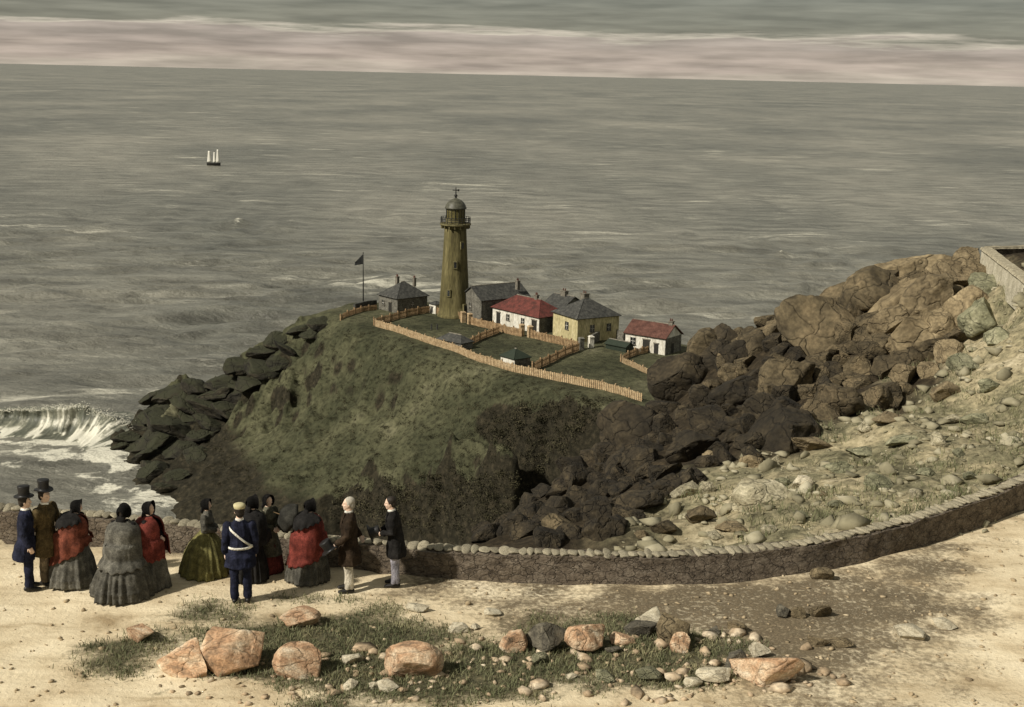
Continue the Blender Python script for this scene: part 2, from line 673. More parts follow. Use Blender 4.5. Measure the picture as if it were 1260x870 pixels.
def m_headland():
    m = bpy.data.materials.new('headland_turf')
    m.use_nodes = True
    t = m.node_tree
    L = t.links.new
    b = t.nodes['Principled BSDF']
    g = N(t, 'ShaderNodeNewGeometry')
    n1 = N(t, 'ShaderNodeTexNoise')
    n1.inputs['Scale'].default_value = 0.055
    n1.inputs['Detail'].default_value = 7
    n1.inputs['Roughness'].default_value = 0.62
    L(g.outputs['Position'], n1.inputs[0])
    grass = ramp(t, [(0.28, (.028, .030, .016)), (0.42, (.052, .054, .029)), (0.56, (.092, .091, .050)), (0.72, (.18, .17, .105))], n1.outputs[0])
    n2 = N(t, 'ShaderNodeTexNoise')
    n2.inputs['Scale'].default_value = 0.9
    n2.inputs['Detail'].default_value = 8
    n2.inputs['Roughness'].default_value = 0.7
    L(g.outputs['Position'], n2.inputs[0])
    sp = ramp(t, [(0.34, g3(0.35)), (0.5, g3(0.95)), (0.7, g3(1.4))], n2.outputs[0])
    mul = N(t, 'ShaderNodeMix', data_type='RGBA', blend_type='MULTIPLY')
    mul.inputs[0].default_value = 1
    L(grass.outputs[0], mul.inputs[6])
    L(sp.outputs[0], mul.inputs[7])
    rock = ramp(t, [(0.3, (.011, .010, .006)), (0.5, (.026, .023, .014)), (0.7, (.065, .054, .033))], n2.outputs[0])
    at = N(t, 'ShaderNodeAttribute', attribute_name='rock')
    add = N(t, 'ShaderNodeMath', operation='MULTIPLY_ADD')
    L(n2.outputs[0], add.inputs[0])
    add.inputs[1].default_value = 0.8
    add.inputs[2].default_value = -0.40
    add2 = N(t, 'ShaderNodeMath', operation='ADD')
    L(add.outputs[0], add2.inputs[0])
    L(at.outputs['Fac'], add2.inputs[1])
    rm = ramp(t, [(0.35, g3(0)), (0.65, g3(1))], add2.outputs[0])
    mx = N(t, 'ShaderNodeMix', data_type='RGBA')
    L(rm.outputs[0], mx.inputs[0])
    L(mul.outputs[2], mx.inputs[6])
    L(rock.outputs[0], mx.inputs[7])
    L(mx.outputs[2], b.inputs['Base Color'])
    b.inputs['Roughness'].default_value = 0.95
    b.inputs['Specular IOR Level'].default_value = 0.15
    bp = N(t, 'ShaderNodeBump')
    bp.inputs['Strength'].default_value = 0.9
    bp.inputs['Distance'].default_value = 0.6
    L(n2.outputs[0], bp.inputs['Height'])
    L(bp.outputs[0], b.inputs['Normal'])
    return m


me = mesh_np('headland', np.stack([HX, HY, HZ], -1).reshape(-1, 3), grid_faces(len(hx), len(hy)))
wet = sstep(9, 3, HZ - SEA)
attr(me, 'rock', np.clip(HS * 1.0 + wet, 0, 1))
headland = obj('headland', me, m_headland(), smooth=True)
tag(headland, None, None, kind='structure')

# ------------------------------------------------------------------ the near ground: terrace and rocky hillside
wall_px = [(-420, 640), (-80, 654), (30, 661), (73, 664), (150, 669), (222, 674), (330, 686), (456, 697), (560, 706), (680, 712), (800, 714), (870, 711), (950, 704),
           (1020, 694), (1100, 675), (1180, 650), (1240, 628), (1300, 600), (1400, 548)]
wall_pts = [at_z(px, py, 0.0) for px, py in wall_px]


def catmull(pts, per=10):
    out = []
    n = len(pts)
    for i in range(n - 1):
        p0, p1, p2, p3 = pts[max(i - 1, 0)], pts[i], pts[i + 1], pts[min(i + 2, n - 1)]
        for k in range(per):
            t = k / per
            out.append(0.5 * ((2 * p1) + (p2 - p0) * t + (2 * p0 - 5 * p1 + 4 * p2 - p3) * t * t + (3 * p1 - p0 - 3 * p2 + p3) * t ** 3))
    out.append(pts[-1].copy())
    return out


wall_line = catmull(wall_pts, 10)
wlx = np.array([p.x for p in wall_line])
wly = np.array([p.y for p in wall_line])
yw = lambda x: np.interp(x, wlx, wly)

gc = []
for px, py in wall_px:
    p = at_z(px, py, 0.0)
    if px > 540:
        gc.append((p.x, p.y + 0.5, -0.15))
ridge = tuple((px, py + 20, y) for px, py, y in ((1420, 262, 58), (1300, 295, 59), (1250, 308, 60), (1160, 318, 61), (1110, 328, 62), (1060, 350, 64), (1000, 368, 66), (940, 378, 67), (890, 402, 68), (830, 458, 68),
         (790, 504, 67), (740, 536, 63), (700, 566, 58), (660, 598, 52), (620, 632, 46), (575, 656, 38)))
c0 = at_y(1211, 326, 57)
c1 = at_z(1262, 369, c0.z)
for k in range(4):
    q = c0.lerp(c1, k / 3)
    gc.append(tuple(q))
for q in ridge:
    gc.append(tuple(at_y(*q)))
for q in ((1150, 450, 45), (1240, 430, 48), (1240, 520, 37), (1000, 500, 44), (900, 550, 39), (800, 600, 36), (1150, 550, 35), (1050, 600, 31.5), (950, 630, 30), (850, 655, 28.5),
          (700, 640, 37), (650, 660, 33), (1080, 400, 54), (950, 460, 54), (850, 540, 47), (760, 590, 44)):
    gc.append(tuple(at_y(*q)))
Fg = rbf(gc, 0.8)
hill_poly = [at_y(*q) for q in ridge][::-1] + [at_z(px, py, 0.0) for px, py in wall_px if px > 540][::-1]


def near_z(X, Y):
    d = np.maximum(0, -poly_sd(X, Y, hill_poly))          # how far past the ridge: the ground drops to the sea
    z = np.clip(Fg(X, Y), -12, 4) - 1.05 * d - 1.2 * sstep(0.5, 5, d)
    z = np.maximum(z, SEA - 5)
    out = z + 0.16 * fbm(X / 2.2, Y / 2.2, octv=5) + 0.25 * ridged(X / 4.5, Y / 4.5, octv=4) - 0.1
    ins = 0.045 * fbm(X / 2.5, Y / 2.5, octv=5) + 0.02 * fbm(X / 0.5, Y / 0.5, octv=3)
    k = sstep(-0.12, 0.5, Y - yw(X))
    return ins * (1 - k) + out * k


gx = np.arange(-46, 62, 0.3)
gy = np.arange(-14, 112, 0.3)
GX, GY = np.meshgrid(gx, gy)
GZ = near_z(GX, GY)
near_at = lambda x, y: bil(gx, gy, GZ, x, y)

grass_poly = [at_z(*q, 0.0) for q in ((105, 800), (185, 775), (320, 762), (420, 752), (520, 757), (560, 772), (700, 768), (800, 772), (880, 782), (930, 800), (880, 838), (760, 852), (560, 858),
                                      (400, 862), (300, 842), (200, 835))]
shade_poly = [at_z(*q, 0.0) for q in ((510, 704), (640, 712), (800, 716), (920, 708), (1060, 690), (1150, 664), (1200, 668), (1130, 715), (1190, 745), (1120, 785), (1130, 815), (1040, 850), (960, 868), (880, 850), (830, 790), (700, 772), (600, 765), (690, 745), (600, 733), (520, 722))]  # outline of the cloud shade painted into the ground colour
GG = sstep(-0.6, 0.9, poly_sd(GX, GY, grass_poly) + 0.9 * fbm(GX / 1.3, GY / 0.7, octv=5))
GS = .80 * sstep(-1.9, 1.3, poly_sd(GX, GY, shade_poly) + .5 * fbm(GX / 1.6 + 9, GY / 0.8, octv=3) + .9 * fbm(GX / .7, GY / .45 + 3, octv=3))


def m_ground():
    m = bpy.data.materials.new('sandy_ground')
    m.use_nodes = True
    t = m.node_tree
    L = t.links.new
    b = t.nodes['Principled BSDF']
    g = N(t, 'ShaderNodeNewGeometry')
    n1 = N(t, 'ShaderNodeTexNoise')
    n1.inputs['Scale'].default_value = 0.7
    n1.inputs['Detail'].default_value = 9
    n1.inputs['Roughness'].default_value = 0.62
    L(g.outputs['Position'], n1.inputs[0])
    sand = ramp(t, [(0.30, (.33, .25, .145)), (0.42, (.58, .48, .315)), (0.58, (.72, .62, .43)), (0.75, (.77, .68, .50))], n1.outputs[0])
    n2 = N(t, 'ShaderNodeTexNoise')
    n2.inputs['Scale'].default_value = 9
    n2.inputs['Detail'].default_value = 7
    n2.inputs['Roughness'].default_value = 0.7
    L(g.outputs['Position'], n2.inputs[0])
    soil_shade = ramp(t, [(0.3, (.06, .048, .031)), (0.5, (.125, .10, .064)), (0.72, (.28, .22, .135))], n2.outputs[0])  # darker brown standing in for the cloud shade
    turf = ramp(t, [(0.3, (.04, .040, .024)), (0.5, (.09, .084, .048)), (0.72, (.21, .175, .10))], n2.outputs[0])
    mps = N(t, 'ShaderNodeMapping')
    mps.inputs['Scale'].default_value = (.35, 1.9, 1)
    mps.inputs['Rotation'].default_value = (0, 0, .12)
    L(g.outputs['Position'], mps.inputs[0])
    n3 = N(t, 'ShaderNodeTexNoise')
    n3.inputs['Scale'].default_value = 1.3
    n3.inputs['Detail'].default_value = 10
    n3.inputs['Roughness'].default_value = .7
    L(mps.outputs[0], n3.inputs[0])
    stain = ramp(t, [(0.30, (.62, .57, .50)), (0.44, (.96, .95, .93)), (0.60, (1.1, 1.1, 1.1))], n3.outputs[0])
    smul = N(t, 'ShaderNodeMix', data_type='RGBA', blend_type='MULTIPLY')
    smul.inputs[0].default_value = 1
    L(sand.outputs[0], smul.inputs[6])
    L(stain.outputs[0], smul.inputs[7])
    a1 = N(t, 'ShaderNodeAttribute', attribute_name='soil_shade')
    a2 = N(t, 'ShaderNodeAttribute', attribute_name='grass')

    def mask(a, gain):
        x = N(t, 'ShaderNodeMath', operation='MULTIPLY_ADD')
        L(n2.outputs[0], x.inputs[0])
        x.inputs[1].default_value = gain
        x.inputs[2].default_value = -gain / 2
        y = N(t, 'ShaderNodeMath', operation='ADD')
        L(x.outputs[0], y.inputs[0])
        L(a.outputs['Fac'], y.inputs[1])
        return ramp(t, [(0.22, g3(0)), (0.78, g3(1))], y.outputs[0])
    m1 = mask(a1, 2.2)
    m2 = mask(a2, 1.5)
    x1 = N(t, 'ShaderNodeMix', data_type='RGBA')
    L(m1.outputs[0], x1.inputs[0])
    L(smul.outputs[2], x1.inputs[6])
    L(soil_shade.outputs[0], x1.inputs[7])
    x2 = N(t, 'ShaderNodeMix', data_type='RGBA')
    L(m2.outputs[0], x2.inputs[0])
    L(x1.outputs[2], x2.inputs[6])
    L(turf.outputs[0], x2.inputs[7])
    L(x2.outputs[2], b.inputs['Base Color'])
    b.inputs['Roughness'].default_value = 0.95
    b.inputs['Specular IOR Level'].default_value = 0.15
    bp = N(t, 'ShaderNodeBump')
    bp.inputs['Strength'].default_value = 0.7
    bp.inputs['Distance'].default_value = 0.05
    L(n2.outputs[0], bp.inputs['Height'])
    L(bp.outputs[0], b.inputs['Normal'])
    return m


def m_hill():
    m = bpy.data.materials.new('hillside_scree')
    m.use_nodes = True
    t = m.node_tree
    L = t.links.new
    b = t.nodes['Principled BSDF']
    g = N(t, 'ShaderNodeNewGeometry')
    n1 = N(t, 'ShaderNodeTexNoise')
    n1.inputs['Scale'].default_value = 0.5
    n1.inputs['Detail'].default_value = 9
    n1.inputs['Roughness'].default_value = 0.65
    L(g.outputs['Position'], n1.inputs[0])
    pale = ramp(t, [(0.30, (.10, .092, .052)), (0.43, (.22, .20, .12)), (0.56, (.38, .325, .20)), (0.72, (.54, .475, .33))], n1.outputs[0])
    n2 = N(t, 'ShaderNodeTexNoise')
    n2.inputs['Scale'].default_value = 4
    n2.inputs['Detail'].default_value = 8
    n2.inputs['Roughness'].default_value = 0.7
    L(g.outputs['Position'], n2.inputs[0])
    sp = ramp(t, [(0.33, g3(0.4)), (0.5, g3(0.95)), (0.7, g3(1.35))], n2.outputs[0])
    mul = N(t, 'ShaderNodeMix', data_type='RGBA', blend_type='MULTIPLY')
    mul.inputs[0].default_value = 1
    L(pale.outputs[0], mul.inputs[6])
    L(sp.outputs[0], mul.inputs[7])
    dark = ramp(t, [(0.3, (.014, .011, .007)), (0.5, (.035, .027, .016)), (0.72, (.09, .068, .04))], n2.outputs[0])  # heap's shade painted into the bed colour
    a = N(t, 'ShaderNodeAttribute', attribute_name='dark')
    x = N(t, 'ShaderNodeMix', data_type='RGBA')
    L(a.outputs['Fac'], x.inputs[0])
    L(mul.outputs[2], x.inputs[6])
    L(dark.outputs[0], x.inputs[7])
    L(x.outputs[2], b.inputs['Base Color'])
    b.inputs['Roughness'].default_value = 0.95
    b.inputs['Specular IOR Level'].default_value = 0.15
    bp = N(t, 'ShaderNodeBump')
    bp.inputs['Strength'].default_value = 0.9
    bp.inputs['Distance'].default_value = 0.12
    L(n2.outputs[0], bp.inputs['Height'])
    L(bp.outputs[0], b.inputs['Normal'])
    return m


# where the boulder bed painted dark for shade ends and the pale stony turf begins (on the ground, in plan)
pale_px = ((1190, 330), (1165, 400), (1150, 470), (1080, 500), (1000, 530), (900, 570), (840, 600), (790, 630), (760, 668), (760, 690), (1000, 690), (1300, 640), (1420, 540), (1420, 330))
pale_poly = []
for q in pale_px:
    p = hit(*q, near_at, 24, 100)
    if p is not None:
        pale_poly.append(p)
GD = 1 - sstep(-1.0, 1.0, poly_sd(GX, GY, pale_poly) + 1.2 * fbm(GX / 2.2, GY / 2.2, octv=4))

co = np.stack([GX, GY, GZ], -1).reshape(-1, 3)
fc = grid_faces(len(gx), len(gy))
cx = co[fc].mean(1)
inside = cx[:, 1] < yw(cx[:, 0])


def submesh(name, faces, attrs):
    used = np.unique(faces)
    mp_ = np.zeros(len(co), np.int64)
    mp_[used] = np.arange(len(used))
    me = mesh_np(name, co[used], mp_[faces])
    for k, v in attrs.items():
        attr(me, k, v.ravel()[used])
    return me


ground = obj('ground', submesh('ground', fc[inside], {'grass': GG, 'soil_shade': GS}), m_ground(), smooth=True)
tag(ground, None, None, kind='structure')
hill = obj('hillside', submesh('hillside', fc[~inside], {'dark': GD}), m_hill(), smooth=True)
tag(hill, None, None, kind='structure')


# ------------------------------------------------------------------ sea
def m_sea():
    m = bpy.data.materials.new('sea_water')
    m.use_nodes = True
    t = m.node_tree
    L = t.links.new
    b = t.nodes['Principled BSDF']
    g = N(t, 'ShaderNodeNewGeometry')

    def noise(sc, stretch, det=6, rough=.6):
        mp = N(t, 'ShaderNodeMapping')
        mp.inputs['Scale'].default_value = stretch
        L(g.outputs['Position'], mp.inputs[0])
        n = N(t, 'ShaderNodeTexNoise')
        n.inputs['Scale'].default_value = sc
        n.inputs['Detail'].default_value = det
        n.inputs['Roughness'].default_value = rough
        L(mp.outputs[0], n.inputs[0])
        return n.outputs[0]
    n1 = noise(0.004, (1, 0.55, 1), 8, .62)
    n2 = noise(0.09, (0.30, 1, 1), 10, .74)
    base = ramp(t, [(0.32, (.115, .115, .095)), (0.5, (.185, .179, .145)), (0.68, (.27, .255, .205))], n1)
    fine = ramp(t, [(0.36, g3(0.58)), (0.5, g3(1.0)), (0.64, g3(1.55))], n2)
    mul = N(t, 'ShaderNodeMix', data_type='RGBA', blend_type='MULTIPLY')
    mul.inputs[0].default_value = 1
    L(base.outputs[0], mul.inputs[6])
    L(fine.outputs[0], mul.inputs[7])
    # scattered white horses far out, crest foam near in
    n3 = noise(0.035, (0.28, 1, 1), 9, .74)
    n4 = noise(0.0035, (1, 1, 1), 4)
    s = N(t, 'ShaderNodeMath', operation='MULTIPLY_ADD')
    L(n4, s.inputs[0])
    s.inputs[1].default_value = 0.25
    L(n3, s.inputs[2])
    far = ramp(t, [(0.715, g3(0)), (0.80, g3(0.7))], s.outputs[0])
    a = N(t, 'ShaderNodeAttribute', attribute_name='foam')
    n5 = noise(0.7, (1, 1, 1), 6, .7)
    f1 = N(t, 'ShaderNodeMath', operation='MULTIPLY_ADD')
    L(n5, f1.inputs[0])
    f1.inputs[1].default_value = 1.1
    f1.inputs[2].default_value = -0.55
    f2 = N(t, 'ShaderNodeMath', operation='ADD')
    L(f1.outputs[0], f2.inputs[0])
    L(a.outputs['Fac'], f2.inputs[1])
    nearf = ramp(t, [(0.42, g3(0)), (0.62, g3(1))], f2.outputs[0])
    mxf = N(t, 'ShaderNodeMath', operation='MAXIMUM')
    L(far.outputs[0], mxf.inputs[0])
    L(nearf.outputs[0], mxf.inputs[1])
    col = N(t, 'ShaderNodeMix', data_type='RGBA')
    L(mxf.outputs[0], col.inputs[0])
    L(mul.outputs[2], col.inputs[6])
    col.inputs[7].default_value = (.62, .60, .49, 1)
    L(col.outputs[2], b.inputs['Base Color'])
    r = N(t, 'ShaderNodeMath', operation='MULTIPLY_ADD')
    L(mxf.outputs[0], r.inputs[0])
    r.inputs[1].default_value = 0.5
    r.inputs[2].default_value = 0.33
    L(r.outputs[0], b.inputs['Roughness'])
    b.inputs['IOR'].default_value = 1.33
    n6 = noise(0.35, (0.6, 1, 1), 8, .62)
    bp = N(t, 'ShaderNodeBump')
    bp.inputs['Strength'].default_value = 1.0
    bp.inputs['Distance'].default_value = 1.6
    L(n6, bp.inputs['Height'])
    L(bp.outputs[0], b.inputs['Normal'])
    return m


def graded(a, b, step, far_lo, far_hi, g=1.18):
    v = list(np.arange(a, b, step))
    s, x = step, v[-1]
    while x < far_hi:
        s *= g
        x += s
        v.append(x)
    s, x = step, v[0]
    lo = []
    while x > far_lo:
        s *= g
        x -= s
        lo.append(x)
    return np.array(lo[::-1] + v)


sx = graded(-220, 330, 1.15, -250000, 250000)
sy = graded(225, 620, 1.15, -3000, 300000)
SX, SY = np.meshgrid(sx, sy)
rs = np.random.RandomState(11)
SZ = np.zeros_like(SX)
fade = sstep(1500, 350, np.hypot(SX, SY))
warp = 6 * fbm(SX / 60, SY / 60, octv=3)
for i in range(34):
    lam = 5.0 * (1.078 ** i) * rs.uniform(.9, 1.1)
    ang = rad(-75) + rs.normal(0, .42)
    k = 2 * math.pi / lam
    amp = 0.034 * lam * (0.8 if lam > 30 else 1)
    ph = k * (SX * math.cos(ang) + SY * math.sin(ang) + warp) + rs.uniform(0, 6.28)
    SZ += (1.0 if lam < 45 else .7) * amp * (1 - 2 * np.abs(np.sin(ph / 2)) ** 1.3) * 0.55
patch = 0.55 + 0.45 * fbm(SX / 45, SY / 45, octv=3)
SZ *= fade * np.clip(patch, .15, 1.3)
crest = np.clip((SZ - 1.15) / 1.0, 0, 1) * fade
shore = np.full(SX.shape, 0.0)
ok = (SX > hx[0]) & (SX < hx[-1]) & (SY > hy[0]) & (SY < hy[-1])
shore[ok] = sstep(-15, 0.5, bil(hx, hy, HZ, SX[ok], SY[ok]) - SEA)
_A, _B = at_z(-70, 516, SEA), at_z(182, 534, SEA)
_u = (_B - _A).normalized()
_al = (SX - _A.x) * _u.x + (SY - _A.y) * _u.y
_dd = (SX - _A.x) * _u.y - (SY - _A.y) * _u.x
surf = sstep(-30, 0, _al) * sstep((_B - _A).length + 12, (_B - _A).length, _al) * sstep(-2, 6, _dd) * sstep(48, 12, _dd)
foam = np.clip(surf * (.38 + .55 * fbm(SX / 6, SY / 3, octv=5)) + crest * 0.8 * sstep(0.3, .9, patch) + 0.62 * shore * (0.72 + 0.8 * fbm(SX / 5, SY / 5, octv=4)), 0, 1)
me = mesh_np('sea', np.stack([SX, SY, SEA + SZ], -1).reshape(-1, 3), grid_faces(len(sx), len(sy)))
attr(me, 'foam', foam)
sea = obj('sea', me, m_sea(), smooth=True)
tag(sea, None, None, kind='structure')

# breaking wave against the point
def breaking_wave():
    A = at_z(-70, 516, SEA)
    B = at_z(182, 534, SEA)
    ax = (B - A).normalized()
    fw = Vector((ax.y, -ax.x, 0))          # towards the camera
    root = empty('breaking_wave', A)
    tag(root, 'tall grey wave curling over in white foam beside the dark rocky point', 'wave')
    prof_u = [(-20, -.6), (-13, .7), (-8, 2.2), (-4, 4.2), (-1.5, 5.7), (0.0, 6.3), (.7, 6.35), (1.05, 6.1), (1.1, 5.75), (.95, 5.3), (.8, 4.7), (.75, 3.9), (.9, 3.1), (1.35, 2.3), (2.5, 1.2), (4.5, .4), (8, -.2), (12, -.8)]
    prof_b = [(-20, -.6), (-13, .7), (-8, 2.2), (-4, 4.0), (-1.5, 5.0), (.4, 5.5), (1.8, 5.3), (3.2, 4.6), (4.2, 3.7), (4.9, 2.8), (5.4, 2.0), (5.8, 1.4), (6.3, .9), (7, .6), (8, .4), (9.5, .15), (11, -.2), (13, -.8)]

    def fine(p, n=64):
        p = np.array(p)
        t = np.concatenate([[0], np.cumsum(np.hypot(*np.diff(p, axis=0).T))])
        q = catmull([Vector((x, y, 0)) for x, y in p], 6)
        q = np.array([(v.x, v.y) for v in q])
        t = np.concatenate([[0], np.cumsum(np.hypot(*np.diff(q, axis=0).T))])
        s = np.linspace(0, t[-1], n)
        return np.stack([np.interp(s, t, q[:, 0]), np.interp(s, t, q[:, 1])], 1)
    pu, pb = fine(prof_u), fine(prof_b)
    Lw = (B - A).length
    nu, nv = 190, 64
    co, fo = [], []
    s = np.linspace(0, 1, nu)
    env = np.interp(s, [0, .18, .35, .55, .70, .85, 1.0], [.0, .38, .58, .86, 1.0, .72, .22]) + 0.05 * fbm(s * 14, s * 0, octv=3)
    brk = sstep(.56, .90, s + 0.06 * fbm(s * 22, s * 0 + 4, octv=3))
    v = np.linspace(0, 1, nv)
    P = pu[None] * (1 - brk[:, None, None]) + pb[None] * brk[:, None, None]
    U = P[..., 0] * (0.75 + 0.25 * env[:, None]) + (1.8 * fbm(s * 7, s * 0 + 2, octv=3))[:, None]
    Z = np.where(P[..., 1] > 0, P[..., 1] * env[:, None], P[..., 1])
    Sg = np.repeat(s[:, None] * Lw, nv, 1)
    Z = Z + 0.16 * fbm(Sg / 1.3, v[None] * 9 + 0 * Sg, octv=4) * np.clip(env, 0, 1)[:, None]
    U = U + sstep(.7, .95, v)[None] * (5.5 * fbm(s * 8, s * 0 + 6, octv=5))[:, None]
    U = U + 0.30 * fbm(Sg / 0.9 + 7, v[None] * 3 + 0 * Sg, octv=4)
    X = ax.x * Sg + fw.x * U
    Y = ax.y * Sg + fw.y * U
    co = np.stack([X, Y, Z], -1).reshape(-1, 3)
    lip = np.exp(-((v - 0.47) / 0.05) ** 2)[None] * 0.5 + 0 * Sg
    foot = np.exp(-((v - 0.86) / 0.08) ** 2)[None] * (0.34 + .5 * fbm(s * 16, s * 0 + 8, octv=3))[:, None]
    streak = 0.6 * fbm(Sg / 0.55 + 9 * brk[:, None] * (v[None] - .45) ** 2 * 6, v[None] * 2.2 + 0 * Sg, octv=4)
    face = brk[:, None] * (sstep(.38, .5, v)[None] * (1 - sstep(.93, 1.0, v)[None])) * 0.24
    clump = fbm(Sg / 3.5, v[None] * 6 + 0 * Sg, octv=5)
    fo = np.clip(lip + foot + face + streak * (0.38 + 0.5 * brk[:, None] + .3 * lip) + clump * (.28 + .4 * sstep(.55, .9, v)[None] + .3 * brk[:, None]) + .07, 0, 1) * np.minimum(1, 4 * s + .4)[:, None]
    me = mesh_np('wave_body', co, grid_faces(nv, nu)[:, ::-1])
    attr(me, 'foam', fo)
    obj('wave_body', me, M['wave'], root, smooth=True)
    # torn spray thrown off the lip: many small flecks of foam
    bm = bmesh.new()
    rr = random.Random(4)
    for k in range(1300):
        si = rr.uniform(.12, 1.0)
        e = float(np.interp(si, s, env))
        b_ = float(np.interp(si, s, brk))
        u = rr.gauss(1.0 + 2.2 * b_ * rr.random(), 1.2)
        z = e * (6.2 - .7 * b_) + abs(rr.gauss(0, .35 + .5 * b_)) - .15 - (b_ * rr.random() * 3.5 if rr.random() < .4 else 0)
        p = ax * (si * Lw) + fw * u
        r = rr.uniform(.03, .13)
        ellip(bm, (p.x, p.y, z), (r * 1.5, r, r * .8), sub=1)
    sp = obj('spray', bm_mesh('spray', bm), M['foam'], root, smooth=True)
    sp['kind'] = 'stuff'


M['foam'] = mat('foam', [(.55, .53, .43), (.70, .68, .56)], 3, .9, .3, 8, .05)
wv = M['wave'] = M_w = bpy.data.materials.new('wave_water')
wv.use_nodes = True
_t = wv.node_tree
_b = _t.nodes['Principled BSDF']
_a = N(_t, 'ShaderNodeAttribute', attribute_name='foam')
_g = N(_t, 'ShaderNodeTexCoord')
_n = N(_t, 'ShaderNodeTexNoise')
_n.inputs['Scale'].default_value = 1.2
_n.inputs['Detail'].default_value = 8
_n.inputs['Roughness'].default_value = .7
_t.links.new(_g.outputs['Object'], _n.inputs[0])
_m = N(_t, 'ShaderNodeMath', operation='MULTIPLY_ADD')
_t.links.new(_n.outputs[0], _m.inputs[0])
_m.inputs[1].default_value = 0.8
_m.inputs[2].default_value = -.4
_m2 = N(_t, 'ShaderNodeMath', operation='ADD')
_t.links.new(_m.outputs[0], _m2.inputs[0])
_t.links.new(_a.outputs['Fac'], _m2.inputs[1])
_r = ramp(_t, [(0.06, (.10, .105, .08)), (0.30, (.20, .20, .15)), (0.5, (.42, .41, .33)), (0.66, (.66, .64, .53))], _m2.outputs[0])
_t.links.new(_r.outputs[0], _b.inputs['Base Color'])
_b.inputs['Roughness'].default_value = .4
_b.inputs['IOR'].default_value = 1.33
_bp = N(_t, 'ShaderNodeBump')
_bp.inputs['Strength'].default_value = .6
_bp.inputs['Distance'].default_value = .3
_t.links.new(_n.outputs[0], _bp.inputs['Height'])
_t.links.new(_bp.outputs[0], _b.inputs['Normal'])
breaking_wave()


# ------------------------------------------------------------------ rocks
def rock_mesh(seed, sub=4, cuts=13, rough=0.05, flat=1.0, lo=.55, hi=.88):
    r = np.random.RandomState(seed)
    bm = bmesh.new()
    bmesh.ops.create_icosphere(bm, subdivisions=sub, radius=1.0)
    v = np.array([x.co[:] for x in bm.verts])
    for _ in range(cuts):
        n = r.normal(size=3)
        n /= np.linalg.norm(n)
        d = r.uniform(lo, hi)
        s = v @ n
        over = np.clip(s - d, 0, None)
        v = v - over[:, None] * n[None] * 0.96
    d = fbm(v[:, 0] * 1.6 + seed, v[:, 1] * 1.6, v[:, 2] * 1.6, octv=6, gain=.58)
    v = v * (1 + rough * d)[:, None]
    v[:, 2] *= flat
    ext = np.abs(v).max(0)
    v = v / ext
    for x, p in zip(bm.verts, v):
        x.co = p
    me = bm_mesh('boulder', bm)
    me.polygons.foreach_set('use_smooth', [True] * len(me.polygons))
    return me


ROCKS = [rock_mesh(100 + i, 5, random.choice((9, 11, 14)), .085, lo=.46, hi=.82) for i in range(14)]
ROUND = [rock_mesh(300 + i, 3, 9, .05, lo=.62, hi=.9) for i in range(8)]
FGROCKS = [rock_mesh(500 + i, 5, random.choice((7, 8, 10)), .06, lo=.36, hi=.74) for i in range(14)]
ROCKM = {}


def rock_of(i, mname):
    key = (i, mname)
    if key not in ROCKM:
        me = (ROCKS + FGROCKS)[i].copy()
        me.materials.append(M[mname])
        ROCKM[key] = me
    return ROCKM[key]


def put_rock(name, p, size, mname, parent=None, sink=0.3, tilt=18, i=None, rz=None):
    o = bpy.data.objects.new(name, rock_of(random.randrange(14) if i is None else i, mname))
    COL.objects.link(o)
    o.scale = (size[0] / 2, size[1] / 2, size[2] / 2)
    o.rotation_euler = (rad(random.uniform(-tilt, tilt)), rad(random.uniform(-tilt, tilt)), random.uniform(0, 6.28) if rz is None else rz)
    o.location = (p.x, p.y, p.z + size[2] * (0.5 - sink))
    if parent is not None:
        o.parent = parent
    return o


def in_poly(x, y, poly):
    c = False
    n = len(poly)
    for i in range(n):
        x0, y0 = poly[i]
        x1, y1 = poly[(i + 1) % n]
        if (y0 > y) != (y1 > y) and x < (x1 - x0) * (y - y0) / (y1 - y0) + x0:
            c = not c
    return c


# boulder heap on the hillside
heap = [(575, 668), (620, 636), (660, 603), (700, 570), (740, 540), (790, 508), (830, 478), (890, 430), (940, 398), (1000, 368), (1060, 350), (1110, 330), (1160, 322), (1205, 325), (1195, 380), (1170, 440), (1110, 490),
        (1030, 520), (960, 555), (880, 580), (830, 610), (790, 640), (740, 668), (640, 672)]
placed = []
rr = random.Random(21)
tries = 0
nb = 0
while nb < 290 and tries < 14000:
    tries += 1
    px, py = rr.uniform(570, 1240), rr.uniform(315, 675)
    if not in_poly(px, py, heap):
        continue
    s = rr.choice((22, 28, 34, 42, 52, 64))
    # the big ones lie towards the top right
    if s > 40 and px < 720:
        continue
    if any((px - a) ** 2 + ((py - b) * 1.35) ** 2 < (0.33 * (s + c)) ** 2 for a, b, c in placed):
        continue
    p = hit(px, py, near_at, 24, 100)
    if p is None:
        continue
    placed.append((px, py, s))
    w = s * p.y / FPX * 1.45
    # shade painted in by rock colour: darkest along the broken lower left, brown through the middle, tan towards the upper right
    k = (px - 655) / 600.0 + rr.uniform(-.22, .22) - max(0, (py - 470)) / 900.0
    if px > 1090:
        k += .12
    mn = 'rock_shaded' if k < .46 else ('rock_brown' if k < .84 else 'rock_tan')
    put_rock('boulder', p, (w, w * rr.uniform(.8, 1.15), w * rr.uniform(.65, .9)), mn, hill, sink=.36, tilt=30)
    nb += 1
